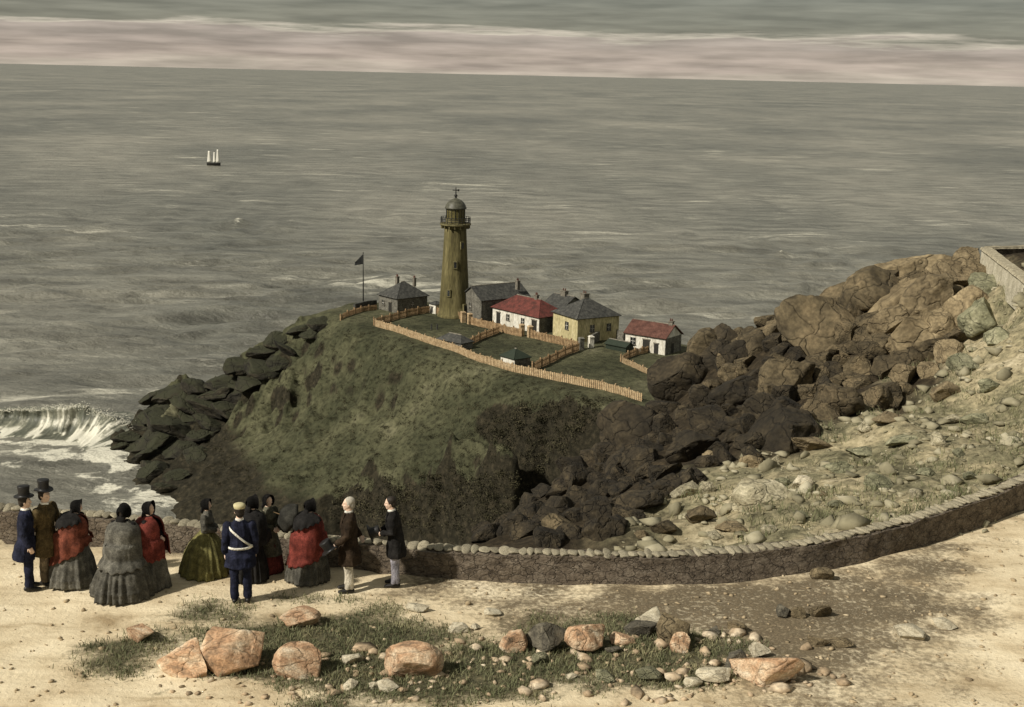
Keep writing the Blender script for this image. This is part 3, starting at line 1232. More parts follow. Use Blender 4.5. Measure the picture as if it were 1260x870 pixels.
# boulders that make the ridge line
for px, py, s, mn in ((1180, 322, 62, 'rock_tan'), (1130, 330, 70, 'rock_tan'), (1085, 345, 52, 'rock_brown'), (1040, 360, 50, 'rock_brown'), (1003, 372, 46, 'rock_tan'), (965, 380, 46, 'rock_brown'), (930, 396, 46, 'rock_brown'), (905, 410, 48, 'rock_shaded'),
                      (893, 432, 50, 'rock_shaded'), (862, 455, 40, 'rock_shaded'), (830, 482, 42, 'rock_shaded'), (800, 507, 40, 'rock_shaded'), (765, 530, 40, 'rock_shaded'), (735, 548, 42, 'rock_shaded'), (705, 572, 38, 'rock_shaded'),
                      (672, 600, 36, 'rock_shaded'), (640, 625, 34, 'rock_shaded'), (610, 645, 32, 'rock_shaded'), (585, 655, 26, 'rock_shaded'), (600, 662, 30, 'rock_shaded'), (632, 655, 34, 'rock_shaded'), (660, 640, 36, 'rock_shaded'), (690, 655, 34, 'rock_brown'), (980, 372, 50, 'rock_brown'), (880, 440, 50, 'rock_brown'), (1110, 385, 66, 'rock_tan'), (1125, 420, 60, 'rock_tan'), (1165, 410, 44, 'rock_tan'), (1215, 360, 40, 'rock_green'),
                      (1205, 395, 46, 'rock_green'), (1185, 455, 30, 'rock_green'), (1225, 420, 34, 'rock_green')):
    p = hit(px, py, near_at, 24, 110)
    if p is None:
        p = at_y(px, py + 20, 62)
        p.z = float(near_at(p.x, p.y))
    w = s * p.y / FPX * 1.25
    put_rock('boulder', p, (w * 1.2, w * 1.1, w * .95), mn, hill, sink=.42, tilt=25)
# pale stones on the turf inside the wall
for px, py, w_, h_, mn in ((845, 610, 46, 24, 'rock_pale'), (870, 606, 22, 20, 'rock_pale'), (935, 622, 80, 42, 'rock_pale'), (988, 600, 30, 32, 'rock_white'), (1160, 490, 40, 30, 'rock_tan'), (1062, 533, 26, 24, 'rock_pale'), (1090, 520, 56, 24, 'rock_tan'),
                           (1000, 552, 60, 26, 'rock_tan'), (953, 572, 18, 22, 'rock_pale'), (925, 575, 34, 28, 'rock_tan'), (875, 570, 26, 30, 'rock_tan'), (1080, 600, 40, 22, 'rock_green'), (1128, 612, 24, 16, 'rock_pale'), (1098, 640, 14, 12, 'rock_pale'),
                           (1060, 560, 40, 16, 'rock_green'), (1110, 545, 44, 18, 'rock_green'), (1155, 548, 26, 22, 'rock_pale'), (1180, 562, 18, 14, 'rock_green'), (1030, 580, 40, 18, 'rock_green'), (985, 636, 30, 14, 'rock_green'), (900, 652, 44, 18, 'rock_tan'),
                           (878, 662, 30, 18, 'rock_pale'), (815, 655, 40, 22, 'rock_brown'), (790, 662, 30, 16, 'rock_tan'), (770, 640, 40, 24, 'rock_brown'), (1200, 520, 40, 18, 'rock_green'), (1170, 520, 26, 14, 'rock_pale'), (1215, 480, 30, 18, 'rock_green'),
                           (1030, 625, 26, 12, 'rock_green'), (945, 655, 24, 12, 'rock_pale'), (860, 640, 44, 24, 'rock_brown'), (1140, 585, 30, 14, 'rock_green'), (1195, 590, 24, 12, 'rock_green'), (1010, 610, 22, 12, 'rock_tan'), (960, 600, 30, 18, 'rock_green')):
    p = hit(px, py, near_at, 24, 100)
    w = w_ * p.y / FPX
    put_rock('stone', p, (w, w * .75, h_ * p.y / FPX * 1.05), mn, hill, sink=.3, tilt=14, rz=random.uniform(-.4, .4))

# outcrops on the headland's seaward edge
for px, py, s in ((205, 482, 34), (225, 480, 40), (250, 480, 30), (275, 468, 26), (300, 448, 26), (325, 432, 28), (345, 418, 22), (370, 405, 20), (175, 518, 26), (160, 535, 24), (150, 548, 18), (190, 540, 34), (215, 520, 44),
                  (180, 560, 26), (195, 580, 28), (205, 600, 22), (235, 510, 36), (260, 500, 30), (290, 480, 30), (330, 455, 30), (225, 555, 26), (395, 396, 18), (250, 535, 26), (310, 470, 24), (215, 585, 18), (240, 490, 40), (270, 485, 34), (200, 505, 36), (188, 525, 30), (205, 555, 30), (310, 455, 26), (285, 500, 26), (262, 520, 26), (240, 560, 20), (355, 430, 22), (385, 410, 18), (345, 445, 20), (170, 545, 22), (186, 572, 22)):
    p = hit(px, py, head_at, 190, 340)
    if p is None:
        p = hit(px, py + 8, head_at, 190, 340)
        if p is None:
            continue
    w = s * p.y / FPX
    put_rock('outcrop', p, (w * 2.1, w * 2.0, w * rr.uniform(.6, .9)), 'cliff_rock', headland, sink=.62, tilt=22)

# ------------------------------------------------------------------ parapet wall with coping stones
M['wall_stone'] = mat('wall_stone', [(.07, .055, .038), (.135, .108, .078), (.21, .175, .13)], 5, .95, .9, 16, .05, stretch=(1, 1, 1.5), fine=22, crack=4.2, world=True)
M['coping'] = mat('coping', [(.18, .155, .105), (.31, .275, .19), (.44, .40, .29)], 5, .9, .6, 14, .03, rnd=.2, fine=24)


def sweep_wall(name, line, heights, thick, m, parent, base=-.25):
    bm = bmesh.new()
    prev = None
    n = len(line)
    for i in range(n):
        t = (line[min(i + 1, n - 1)] - line[max(i - 1, 0)])
        t.z = 0
        t.normalize()
        nn = Vector((-t.y, t.x, 0))
        p = line[i]
        ring = []
        hgt = heights[i]
        for off, z in ((-thick / 2 - .03, base), (-thick / 2, hgt * .5), (-thick / 2 + .02, hgt), (thick / 2 - .02, hgt), (thick / 2, hgt * .5), (thick / 2 + .03, base)):
            ring.append(bm.verts.new((p.x + nn.x * off, p.y + nn.y * off, p.z + z)))
        if prev:
            for k in range(6):
                bm.faces.new((prev[k], prev[(k + 1) % 6], ring[(k + 1) % 6], ring[k]))
        else:
            bm.faces.new(ring[::-1])
        prev = ring
    bm.faces.new(prev)
    bmesh.ops.subdivide_edges(bm, edges=bm.edges[:], cuts=1, use_grid_fill=True)
    for v in bm.verts:
        q = 0.035 * float(fbm(v.co.x * 1.4, v.co.y * 1.4, v.co.z * 2.5, octv=3))
        v.co.y += q
        v.co.z += q * .6
    return obj(name, bm_mesh(name, bm), m, parent, smooth=False)


def stones_along(line, heights, pitch, size, m, parent, name='coping_stone', jitter=.25, y_lim=None):
    cum = [0]
    for a, b in zip(line, line[1:]):
        cum.append(cum[-1] + (b - a).length)
    s = 0.0
    cnt = 0
    meshes = []
    for i in range(8):
        me = ROUND[i].copy()
        me.materials.append(m)
        meshes.append(me)
    xs = np.array([p.x for p in line])
    ys = np.array([p.y for p in line])
    zs = np.array([p.z for p in line])
    while s < cum[-1]:
        L_ = pitch * random.uniform(1 - jitter, 1 + jitter)
        c = s + L_ / 2
        x, y, z = (float(np.interp(c, cum, q)) for q in (xs, ys, zs))
        x2, y2 = (float(np.interp(c + .2, cum, q)) for q in (xs, ys))
        o = bpy.data.objects.new(name, random.choice(meshes))
        COL.objects.link(o)
        o.scale = (L_ * .64, size[1] / 2 * random.uniform(.9, 1.1), size[2] / 2 * random.uniform(.85, 1.2))
        o.rotation_euler = (rad(random.choice((0, 180)) + random.uniform(-12, 12)), rad(random.uniform(4, 26)), math.atan2(y2 - y, x2 - x))
        hgt = float(np.interp(c, cum, heights))
        o.location = (x, y, z + hgt + size[2] * .14)
        o.parent = parent
        cnt += 1
        s += L_
    return cnt


parapet = empty('parapet_wall', wall_line[len(wall_line) // 2])
tag(parapet, 'long curving low stone parapet topped with pale rounded coping stones', 'wall')
parapet.location = (0, 0, 0)
wl = [p for p in wall_line if -26 < p.x < 15.5]
whts = [float(np.interp(p.x, [-14, -8, -5, 0, 4, 8, 12], [.62, .56, .46, .50, .50, .55, .62])) for p in wl]
sweep_wall('wall_face', wl, whts, .42, M['wall_stone'], parapet)
ncop = stones_along(wl, whts, .165, (.2, .36, .105), M['coping'], parapet, jitter=.18)

# upper parapet on the path at the right edge
M['lime_wall'] = mat('lime_wall', [(.32, .29, .21), (.46, .42, .31), (.58, .54, .42)], 2.5, .9, .5, 12, .03, fine=20)
zu = c0.z
c2 = Vector((c0.x + 14, c0.y + 5, zu))
up = empty('path_wall', (0, 0, 0))
tag(up, 'pale limewashed corner of wall high on the right above the boulders', 'wall')
ln = catmull([c1 + (c1 - c0) * .4, c1, c0.lerp(c1, .5), c0], 8)
sweep_wall('wall_face', ln, [.7] * len(ln), .36, M['lime_wall'], up, base=-.5)
ln2 = catmull([c0 + Vector((.1, .1, 0)), c0.lerp(c2, .5), c2], 8)
sweep_wall('wall_return', ln2, [.69] * len(ln2), .36, M['wall_stone'], up, base=-.5)
for l_, nm in ((ln, 'coping'), (ln2, 'coping')):
    cp = sweep_wall(nm, [p + Vector((0, 0, .7)) for p in l_], [.10] * len(l_), .46, M['coping'], up, base=0.004)

# ------------------------------------------------------------------ lighthouse
M['tower'] = mat('tower_render', [(.055, .046, .018), (.105, .09, .036), (.18, .155, .07)], .55, .9, .6, 6, .05, stretch=(1.6, 1.6, .22), fine=3)
M['tower_light'] = mat('gallery_stone', [(.085, .074, .032), (.14, .122, .055), (.20, .178, .09)], 1.2, .9, .4, 6, .03, fine=6)
M['iron'] = mat('black_iron', [(.015, .015, .013), (.03, .03, .026)], 6, .6, .2, 20, .005)
M['lead'] = mat('dome_lead', [(.035, .035, .025), (.075, .073, .052), (.12, .118, .085)], 1.5, .5, .3, 8, .02)
M['glassy'] = mat('dark_glass', [(.012, .014, .015), (.03, .033, .033)], 2, .12, 0, spec=.6)
M['lantern_glass'] = mat('lantern_glass', [(.17, .145, .05), (.25, .215, .085)], 1.2, .18, 0, spec=.6)

LB = at_z(559, 389, TOP)
light = empty('lighthouse', LB)
tag(light, 'tall tapering olive lighthouse tower with gallery, lantern and domed top', 'lighthouse')
mpp = LB.length / FPX * 1.0            # metres per pixel at the tower


def tower_parts():
    R0, R1 = 3.55, 2.45
    Ht = 20.8
    prof = [(R0 + .35, -.6), (R0 + .35, .5), (R0 + .05, .9)]
    for k in range(13):
        f = k / 12
        prof.append((R1 + (R0 - R1) * (1 - f) ** 1.15, .9 + (Ht - .9) * f))
    bm = bmesh.new()
    lathe(bm, prof, 48)
    obj('tower', bm_mesh('tower', bm), M['tower'], light, smooth=True)
    bm = bmesh.new()
    lathe(bm, [(R1 + .02, Ht - .6), (R1 + .35, Ht - .2), (R1 + .95, Ht + .1), (R1 + 1.05, Ht + .15), (R1 + 1.05, Ht + .45), (R1 - .1, Ht + .46)], 48)
    gal = obj('gallery', bm_mesh('gallery', bm), M['tower_light'], light, smooth=False)
    for k in range(16):                      # brackets under the gallery
        a = 2 * math.pi * k / 16
        obj('bracket', box_mesh('bracket', (math.cos(a) * (R1 + .5), math.sin(a) * (R1 + .5), Ht - .35), (.7, .22, .6), a), M['tower_light'], gal)
    rg = Ht + .45
    for k in range(24):
        a = 2 * math.pi * k / 24
        bm = bmesh.new()
        tube(bm, [(math.cos(a) * 3.32, math.sin(a) * 3.32, rg, .06), (math.cos(a) * 3.32, math.sin(a) * 3.32, rg + 1.35, .06)], segs=6, dome=False)
        obj('baluster', bm_mesh('baluster', bm), M['iron'], gal)
    for z in (rg + .5, rg + .95, rg + 1.38):
        bm = bmesh.new()
        pts = [(math.cos(2 * math.pi * k / 40) * 3.32, math.sin(2 * math.pi * k / 40) * 3.32) for k in range(40)]
        rings = []
        for x, y in pts:
            u = Vector((x, y, 0)).normalized()
            rings.append([bm.verts.new((x + u.x * .06 * c_, y + u.y * .06 * c_, z + .06 * s_)) for c_, s_ in ((1, 0), (0, 1), (-1, 0), (0, -1))])
        for k in range(40):
            for q in range(4):
                bm.faces.new((rings[k][q], rings[k][(q + 1) % 4], rings[(k + 1) % 40][(q + 1) % 4], rings[(k + 1) % 40][q]))
        obj('rail', bm_mesh('rail', bm), M['iron'], gal)
    # lantern
    lan = obj('lantern', (lambda b: (lathe(b, [(2.16, rg - .02), (2.16, rg + 1.0), (2.22, rg + 1.05)], 16), bm_mesh('lantern', b))[1])(bmesh.new()), M['tower_light'], light)
    for k in range(16):
        a0, a1 = 2 * math.pi * k / 16, 2 * math.pi * (k + 1) / 16
        bm = bmesh.new()
        r = 2.06
        q = [(r * math.cos(a0), r * math.sin(a0)), (r * math.cos(a1), r * math.sin(a1))]
        for (xa, ya) in q:
            pass
        vs = [bm.verts.new((*q[0], rg + 1.05)), bm.verts.new((*q[1], rg + 1.05)), bm.verts.new((*q[1], rg + 3.3)), bm.verts.new((*q[0], rg + 3.3))]
        bm.faces.new(vs)
        bmesh.ops.solidify(bm, geom=bm.faces[:], thickness=.03)
        obj('pane', bm_mesh('pane', bm), M['lantern_glass'], lan)
        bm = bmesh.new()
        tube(bm, [(2.1 * math.cos(a0), 2.1 * math.sin(a0), rg + 1.05, .06), (2.1 * math.cos(a0), 2.1 * math.sin(a0), rg + 3.3, .06)], segs=6, dome=False)
        obj('glazing_bar', bm_mesh('glazing_bar', bm), M['iron'], lan)
    zt = rg + 3.3
    bm = bmesh.new()
    lathe(bm, [(2.05, zt - .05), (2.42, zt), (2.48, zt + .22), (2.35, zt + .35), (2.22, zt + .8), (1.85, zt + 1.4), (1.25, zt + 1.9), (.62, zt + 2.2), (.28, zt + 2.35)], 32)
    dome = obj('dome', bm_mesh('dome', bm), M['lead'], light, smooth=True)
    bm = bmesh.new()
    lathe(bm, [(.26, zt + 2.3), (.22, zt + 2.6), (.38, zt + 2.8), (.38, zt + 3.0), (.14, zt + 3.25), (.10, zt + 4.7), (.02, zt + 4.8)], 12)
    obj('finial', bm_mesh('finial', bm), M['iron'], dome)
    obj('vane', box_mesh('vane', (0, 0, zt + 4.1), (1.5, .14, .2)), M['iron'], dome)
    obj('vane_tail', box_mesh('vane_tail', (.6, 0, zt + 4.1), (.35, .16, .5)), M['iron'], dome)

    def on_tower(name, ang, z, w, h, m, arch=False, parent=light, proud=.06):
        f = (z - .9) / (Ht - .9)
        r = R1 + (R0 - R1) * (1 - max(0, f)) ** 1.15
        c = Vector((math.cos(ang) * r, math.sin(ang) * r, z))
        return obj(name, box_mesh(name, c, (.5 + proud, w, h), ang, top=(1, .8) if arch else None), m, parent)
    front = math.atan2(-LB.y, -LB.x)
    for z, a in ((12.2, .02), (16.5, .6), (5.8, -.4)):
        w = on_tower('window', front + a, z, .9, 1.7, M['tower_light'])
        on_tower('pane', front + a, z, .55, 1.3, M['glassy'], parent=w, proud=.14)
    w = on_tower('door', front + .78, 1.7, 1.5, 3.2, M['tower_light'])
    on_tower('door_leaf', front + .78, 1.55, 1.1, 2.7, M['iron'], parent=w, proud=.14)


tower_parts()

# ------------------------------------------------------------------ houses
M['white_wash'] = mat('white_wash', [(.40, .37, .29), (.62, .59, .50), (.72, .70, .61)], 1.1, .9, .5, 5, .03, stretch=(1, 1, .3), fine=4)
M['yellow_wash'] = mat('yellow_wash', [(.30, .26, .13), (.46, .40, .215), (.54, .475, .28)], 1.1, .9, .5, 5, .03, stretch=(1, 1, .3), fine=4)
M['grey_wall'] = mat('grey_wall', [(.07, .066, .052), (.13, .123, .10), (.20, .19, .155)], 1.0, .92, .6, 4, .05, fine=4)
M['slate'] = mat('slate', [(.022, .022, .02), (.05, .05, .044), (.09, .088, .075)], 1.6, .7, .7, 5, .05, fine=6)
M['red_tile'] = mat('red_tile', [(.05, .02, .015), (.10, .03, .023), (.16, .045, .034)], .9, .85, .7, 5, .05, fine=5)
M['brown_tile'] = mat('brown_tile', [(.05, .022, .016), (.095, .042, .03), (.14, .066, .048)], .9, .85, .7, 5, .05, fine=5)
M['chimney_stone'] = mat('chimney_stone', [(.09, .08, .062), (.16, .145, .115), (.24, .22, .17)], 2, .9, .5, 6, .03)
M['dark_door'] = mat('dark_door', [(.018, .017, .014), (.035, .032, .026)], 4, .6, .2, 10, .01)
M['timber'] = mat('fence_timber', [(.16, .10, .05), (.30, .20, .105), (.44, .31, .175)], 1.6, .9, .4, 8, .02, rnd=.15, world=True, fine=5)
M['timber_pale'] = mat('fence_timber_pale', [(.22, .15, .08), (.38, .275, .155), (.50, .385, .235)], 1.6, .9, .4, 8, .02, rnd=.15, world=True, fine=5)
M['green_paint'] = mat('green_paint', [(.016, .024, .015), (.028, .038, .024)], 2, .7, .3, 8, .02)


def house(name, label, pA, pB, depth, wall_h, roof, roof_h, mw, mr, chims=(), openings=(), end_shade_m=None, cat='house', gable_front=False, eave=.35, ends=()):
    """pA, pB: photograph pixels of the two ends of the front wall's foot on the plateau; the body runs back from it.
    openings: (kind, position along the front 0..1, width, height, sill); ends: the same on the right-hand end wall"""
    A, B = at_z(*pA, TOP), at_z(*pB, TOP)
    ax = (B - A)
    Lf = ax.length
    rz = math.atan2(ax.y, ax.x)
    root = empty(name, A, rz)
    tag(root, label, cat)
    bm = bmesh.new()
    bm_box(bm, (Lf / 2, depth / 2, wall_h / 2 - .4), (Lf, depth, wall_h + .8))
    if roof == 'gable':
        if gable_front:
            tri = [((0, y, wall_h), (Lf, y, wall_h), (Lf / 2, y, wall_h + roof_h - .02)) for y in (0, depth)]
        else:
            tri = [((x, 0, wall_h), (x, depth, wall_h), (x, depth / 2, wall_h + roof_h - .02)) for x in (0, Lf)]
        vv = [[bm.verts.new(p) for p in t_] for t_ in tri]
        bm.faces.new(vv[0])
        bm.faces.new(vv[1])
        for k in range(3):
            bm.faces.new((vv[0][k], vv[0][(k + 1) % 3], vv[1][(k + 1) % 3], vv[1][k]))
    me = bm_mesh('wall', bm)
    wall = obj('wall', me, M[mw], root)
    if end_shade_m:
        obj('shaded_end', box_mesh('shaded_end', (Lf + .02, depth / 2, wall_h / 2 - .4), (.10, depth + .02, wall_h + .78)), M[end_shade_m], root)  # right end painted grey as the shaded side of the white walls
    e = eave
    th = .16
    z0 = wall_h - .05

    def slab(bm, quad):
        quad = [Vector(q) for q in quad]
        n = (quad[1] - quad[0]).cross(quad[2] - quad[0]).normalized()
        if n.z < 0:
            n = -n
        a = [bm.verts.new(q) for q in quad]
        b = [bm.verts.new(q + n * th) for q in quad]
        bm.faces.new(a[::-1])
        bm.faces.new(b)
        k = len(quad)
        for i in range(k):
            bm.faces.new((a[i], a[(i + 1) % k], b[(i + 1) % k], b[i]))
    bm = bmesh.new()
    zr = wall_h + roof_h
    if roof == 'gable':
        if gable_front:
            slab(bm, [(-e, -e, z0), (-e, depth + e, z0), (Lf / 2, depth + e, zr), (Lf / 2, -e, zr)])
            slab(bm, [(Lf + e, -e, z0), (Lf / 2, -e, zr), (Lf / 2, depth + e, zr), (Lf + e, depth + e, z0)])
        else:
            slab(bm, [(-e, -e, z0), (Lf + e, -e, z0), (Lf + e, depth / 2, zr), (-e, depth / 2, zr)])
            slab(bm, [(-e, depth + e, z0), (-e, depth / 2, zr), (Lf + e, depth / 2, zr), (Lf + e, depth + e, z0)])
        ridge_ = [((0, depth / 2, zr), (Lf, depth / 2, zr))] if not gable_front else [((Lf / 2, 0, zr), (Lf / 2, depth, zr))]
    else:
        hb = min(Lf, depth) / 2
        if Lf >= depth:
            r0, r1 = (hb, depth / 2, zr), (max(Lf - hb, hb + .05), depth / 2, zr)
        else:
            r0, r1 = (Lf / 2, hb, zr), (Lf / 2, max(depth - hb, hb + .05), zr)
        c = [(-e, -e, z0), (Lf + e, -e, z0), (Lf + e, depth + e, z0), (-e, depth + e, z0)]
        if Lf >= depth:
            slab(bm, [c[0], c[1], r1, r0])
            slab(bm, [c[2], c[3], r0, r1])
            slab(bm, [c[1], c[2], r1])
            slab(bm, [c[3], c[0], r0])
        else:
            slab(bm, [c[0], c[1], r0])
            slab(bm, [c[2], c[3], r1])
            slab(bm, [c[1], c[2], r1, r0])
            slab(bm, [c[3], c[0], r0, r1])
        ridge_ = [(r0, r1)]
    rf = obj('roof', bm_mesh('roof', bm), M[mr], root)
    for a, b in ridge_:
        a, b = Vector(a), Vector(b)
        if (b - a).length > .3:
            bm = bmesh.new()
            tube(bm, [(*(a + Vector((0, 0, th))), .14), (*(b + Vector((0, 0, th))), .14)], segs=8)
            obj('ridge_cap', bm_mesh('ridge_cap', bm), M['chimney_stone'], rf)
    for fx, fy, w, hgt in chims:
        z = zr - .5
        ch = obj('chimney', box_mesh('chimney', (fx * Lf, fy * depth, z + hgt / 2), (w, w * .8, hgt + .9)), M['chimney_stone'], root)
        obj('chimney_cap', box_mesh('chimney_cap', (fx * Lf, fy * depth, z + hgt + .53), (w + .22, w * .8 + .22, .18)), M['chimney_stone'], ch)
        for s_ in (-.22, .22):
            bm = bmesh.new()
            lathe(bm, [(.13, 0), (.15, .1), (.11, .5)], 8, (fx * Lf + s_ * w, fy * depth, z + hgt + .62))
            obj('chimney_pot', bm_mesh('chimney_pot', bm), M['brown_tile'], ch)
    for wallside, ops in (('f', openings), ('e', ends)):
        for kind, f, w, hgt, sill in ops:
            if wallside == 'f':
                c = Vector((f * Lf, -.02, sill + hgt / 2))
                dim = lambda a, t_, b: (a, t_, b)
                out = Vector((0, -1, 0))
                sd = Vector((1, 0, 0))
            else:
                c = Vector((Lf + (.09 if end_shade_m else .02), f * depth, sill + hgt / 2))
                dim = lambda a, t_, b: (t_, a, b)
                out = Vector((1, 0, 0))
                sd = Vector((0, 1, 0))
            if kind == 'window':
                fr = obj('window', box_mesh('window', c, dim(w, .12, hgt)), M['glassy'], root)
                for s_ in (-1, 1):
                    obj('frame', box_mesh('frame', c + sd * (s_ * (w / 2)) + out * .03, dim(.10, .14, hgt + .1)), M['chimney_stone'], fr)
                obj('glazing_bar', box_mesh('glazing_bar', c + out * .07, dim(w - .1, .03, .06)), M['white_wash'], fr)
                obj('glazing_bar', box_mesh('glazing_bar', c + out * .071, dim(.06, .03, hgt)), M['white_wash'], fr)
                obj('sill', box_mesh('sill', c + Vector((0, 0, -hgt / 2 - .05)) + out * .08, dim(w + .3, .25, .1)), M['chimney_stone'], fr)
            else:
                d = obj('door', box_mesh('door', c, dim(w, .12, hgt)), M['dark_door'], root)
                obj('lintel', box_mesh('lintel', c + Vector((0, 0, hgt / 2 + .1)) + out * .04, dim(w + .3, .16, .2)), M['chimney_stone'], d)
    return root


house('lookout_hut', 'small grey stone lookout hut with hipped slate roof beside the flagpole', (466, 380), (489, 386), 8.5, 3.4, 'hip', 3.0, 'grey_wall', 'slate',
      chims=((.35, .4, .8, 1.2), (.7, .75, .7, 1.0)), openings=(('door', .62, 1.1, 2.2, .05), ('window', .25, .9, 1.1, 1.2)), ends=(('window', .5, .9, 1.1, 1.2),), cat='hut')
house('gabled_house', 'grey gabled slate-roofed house standing right against the lighthouse tower', (568, 390), (592, 397), 13, 4.9, 'gable', 2.6, 'grey_wall', 'slate',
      chims=((.9, .8, .9, 1.0),), openings=(('window', .45, 1.0, 1.5, 2.3),), gable_front=True, ends=(('window', .3, .9, 1.2, 1.5), ('window', .7, .9, 1.2, 1.5)))
house('keepers_cottage', 'long whitewashed cottage with red hipped roof and four dark openings', (606, 397), (663, 411), 7.6, 3.5, 'hip', 2.9, 'white_wash', 'red_tile', end_shade_m='grey_wall',
      chims=((.66, .5, .85, .9),), openings=(('door', .13, 1.3, 2.6, .05), ('window', .34, 1.0, 1.3, 1.4), ('window', .66, 1.0, 1.4, 1.2), ('door', .90, 1.6, 2.7, .05)),
      ends=(('window', .5, .8, 1.0, 1.5),), cat='cottage')
house('rear_house', 'half hidden dark stone house between red roofed cottage and yellow house', (668, 398), (692, 403), 7, 4.2, 'gable', 2.2, 'grey_wall', 'slate',
      chims=((.5, .5, 1.4, 1.0),))
house('yellow_house', 'square yellow house with grey hipped roof and broad central chimney', (680, 412), (710, 422), 10.5, 5.0, 'hip', 3.2, 'yellow_wash', 'slate',
      chims=((.42, .5, 1.6, 1.0),), openings=(('window', .58, 1.2, 1.6, 2.2),), ends=(('window', .35, 1.0, 1.5, 2.0), ('window', .75, 1.0, 1.5, 2.0)))
house('end_cottage', 'isolated white cottage with brown gabled roof at the right of the headland', (769, 429), (818, 437), 6.4, 3.3, 'gable', 2.3, 'white_wash', 'brown_tile', end_shade_m='grey_wall',
      chims=((.93, .5, .9, .7),), openings=(('window', .2, 1.2, 1.4, 1.2), ('door', .53, 1.6, 2.5, .05), ('door', .78, 1.0, 2.0, .05)), ends=(('door', .45, .9, 2.0, .05),), cat='cottage')
house('white_kiosk', 'tiny white flat-capped kiosk at the foot of the lighthouse', (528, 384), (536, 386), 2.2, 2.0, 'hip', .6, 'white_wash', 'slate', openings=(('door', .45, .6, 1.3, .05),), cat='kiosk', eave=.15)
house('coal_shed', 'low dark hipped shed against the front fence nearest the lighthouse', (538, 425), (568, 431), 3.4, 1.3, 'hip', 1.2, 'grey_wall', 'slate', cat='shed', eave=.2)
house('garden_shed', 'white-fronted garden shed with dark green roof behind the front fence', (616, 447), (633, 452), 3.8, 1.5, 'hip', 1.4, 'white_wash', 'green_paint', end_shade_m='grey_wall', cat='shed', eave=.25)
house('green_shelter', 'long low dark green shelter on the lawn beside the end cottage', (745, 429), (770, 434), 2.4, 1.0, 'gable', .8, 'green_paint', 'green_paint', cat='shelter', eave=.2)

# flagpole with its pennant
fp = at_z(447, 379, TOP)
flag = empty('flagpole', fp)
tag(flag, 'thin flagpole flying a dark drooping pennant at the headland edge', 'flagpole')
bm = bmesh.new()
tube(bm, [(0, 0, -.5, .16), (0, 0, 6, .13), (0, 0, 12.9, .08)], segs=8)
obj('pole', bm_mesh('pole', bm), M['iron'], flag, smooth=True)
bm = bmesh.new()
ellip(bm, (0, 0, 13.0), (.16, .16, .16))
obj('truck', bm_mesh('truck', bm), M['iron'], flag, smooth=True)
nx_, nz_ = 14, 12
fl = []
for j in range(nz_):
    for i in range(nx_):
        u, v = i / (nx_ - 1), j / (nz_ - 1)
        fl.append((-u * 2.0, .25 * math.sin(u * 7 + v * 3) * u, 12.8 - u * 2.2 - v * (2.4 * (1 - .75 * u))))
me = mesh_np('flag', fl, grid_faces(nx_, nz_))
fo_ = obj('flag', me, mat('flag_cloth', [(.015, .016, .016), (.03, .032, .03)], 2, .9, .2, 8, .02), flag, smooth=True)
sm = fo_.modifiers.new('t', 'SOLIDIFY')
sm.thickness = .03

# ------------------------------------------------------------------ fences and plateau walls
def fence(label, pix, hgt=1.7, m='timber', name='paling_fence', pitch=.42):
    pts = [at_z(*q, TOP) for q in pix]
    root = empty(name, pts[0])
    tag(root, label, 'fence', 'fences round the lighthouse yards')
    o0 = pts[0]
    bmP, bmR = bmesh.new(), bmesh.new()
    rr_ = random.Random(len(label))
    post_me = box_mesh('post', (0, 0, hgt / 2), (.24, .24, hgt + .5))
    post_me.materials.append(M[m])
    for a, b in zip(pts, pts[1:]):
        d = b - a
        L_ = d.length
        rz = math.atan2(d.y, d.x)
        n = max(1, int(L_ / pitch))
        u = d / L_
        nn = Vector((-u.y, u.x, 0))
        for k in range(n):
            p = a + u * ((k + .5) * L_ / n) - o0
            z = float(head_at(p.x + o0.x, p.y + o0.y)) - TOP
            hh = hgt * rr_.uniform(.93, 1.05)
            bm_box(bmP, (p.x, p.y, z + hh / 2 + .02), (.30, .07, hh), rz + rr_.uniform(-.05, .05))
        ns = max(2, int(L_ / 3))
        for k in range(ns):
            p0, p1 = a + u * (k * L_ / ns) - o0, a + u * ((k + 1) * L_ / ns) - o0
            z0 = float(head_at(p0.x + o0.x, p0.y + o0.y)) - TOP
            z1 = float(head_at(p1.x + o0.x, p1.y + o0.y)) - TOP
            for zz in (.4, hgt - .35):
                q0, q1 = p0 + nn * .09 + Vector((0, 0, z0 + zz)), p1 + nn * .09 + Vector((0, 0, z1 + zz))
                tube(bmR, [(*q0, .07), (*q1, .07)], segs=4, dome=False)
            po = bpy.data.objects.new('post', post_me)
            COL.objects.link(po)
            po.location = (p0.x + nn.x * .2, p0.y + nn.y * .2, z0)
            po.rotation_euler = (0, 0, rz)
            po.parent = root
    pl = obj('palings', bm_mesh('palings', bmP), M[m], root)
    pl['kind'] = 'stuff'
    obj('rails', bm_mesh('rails', bmR), M[m], root)
    return root


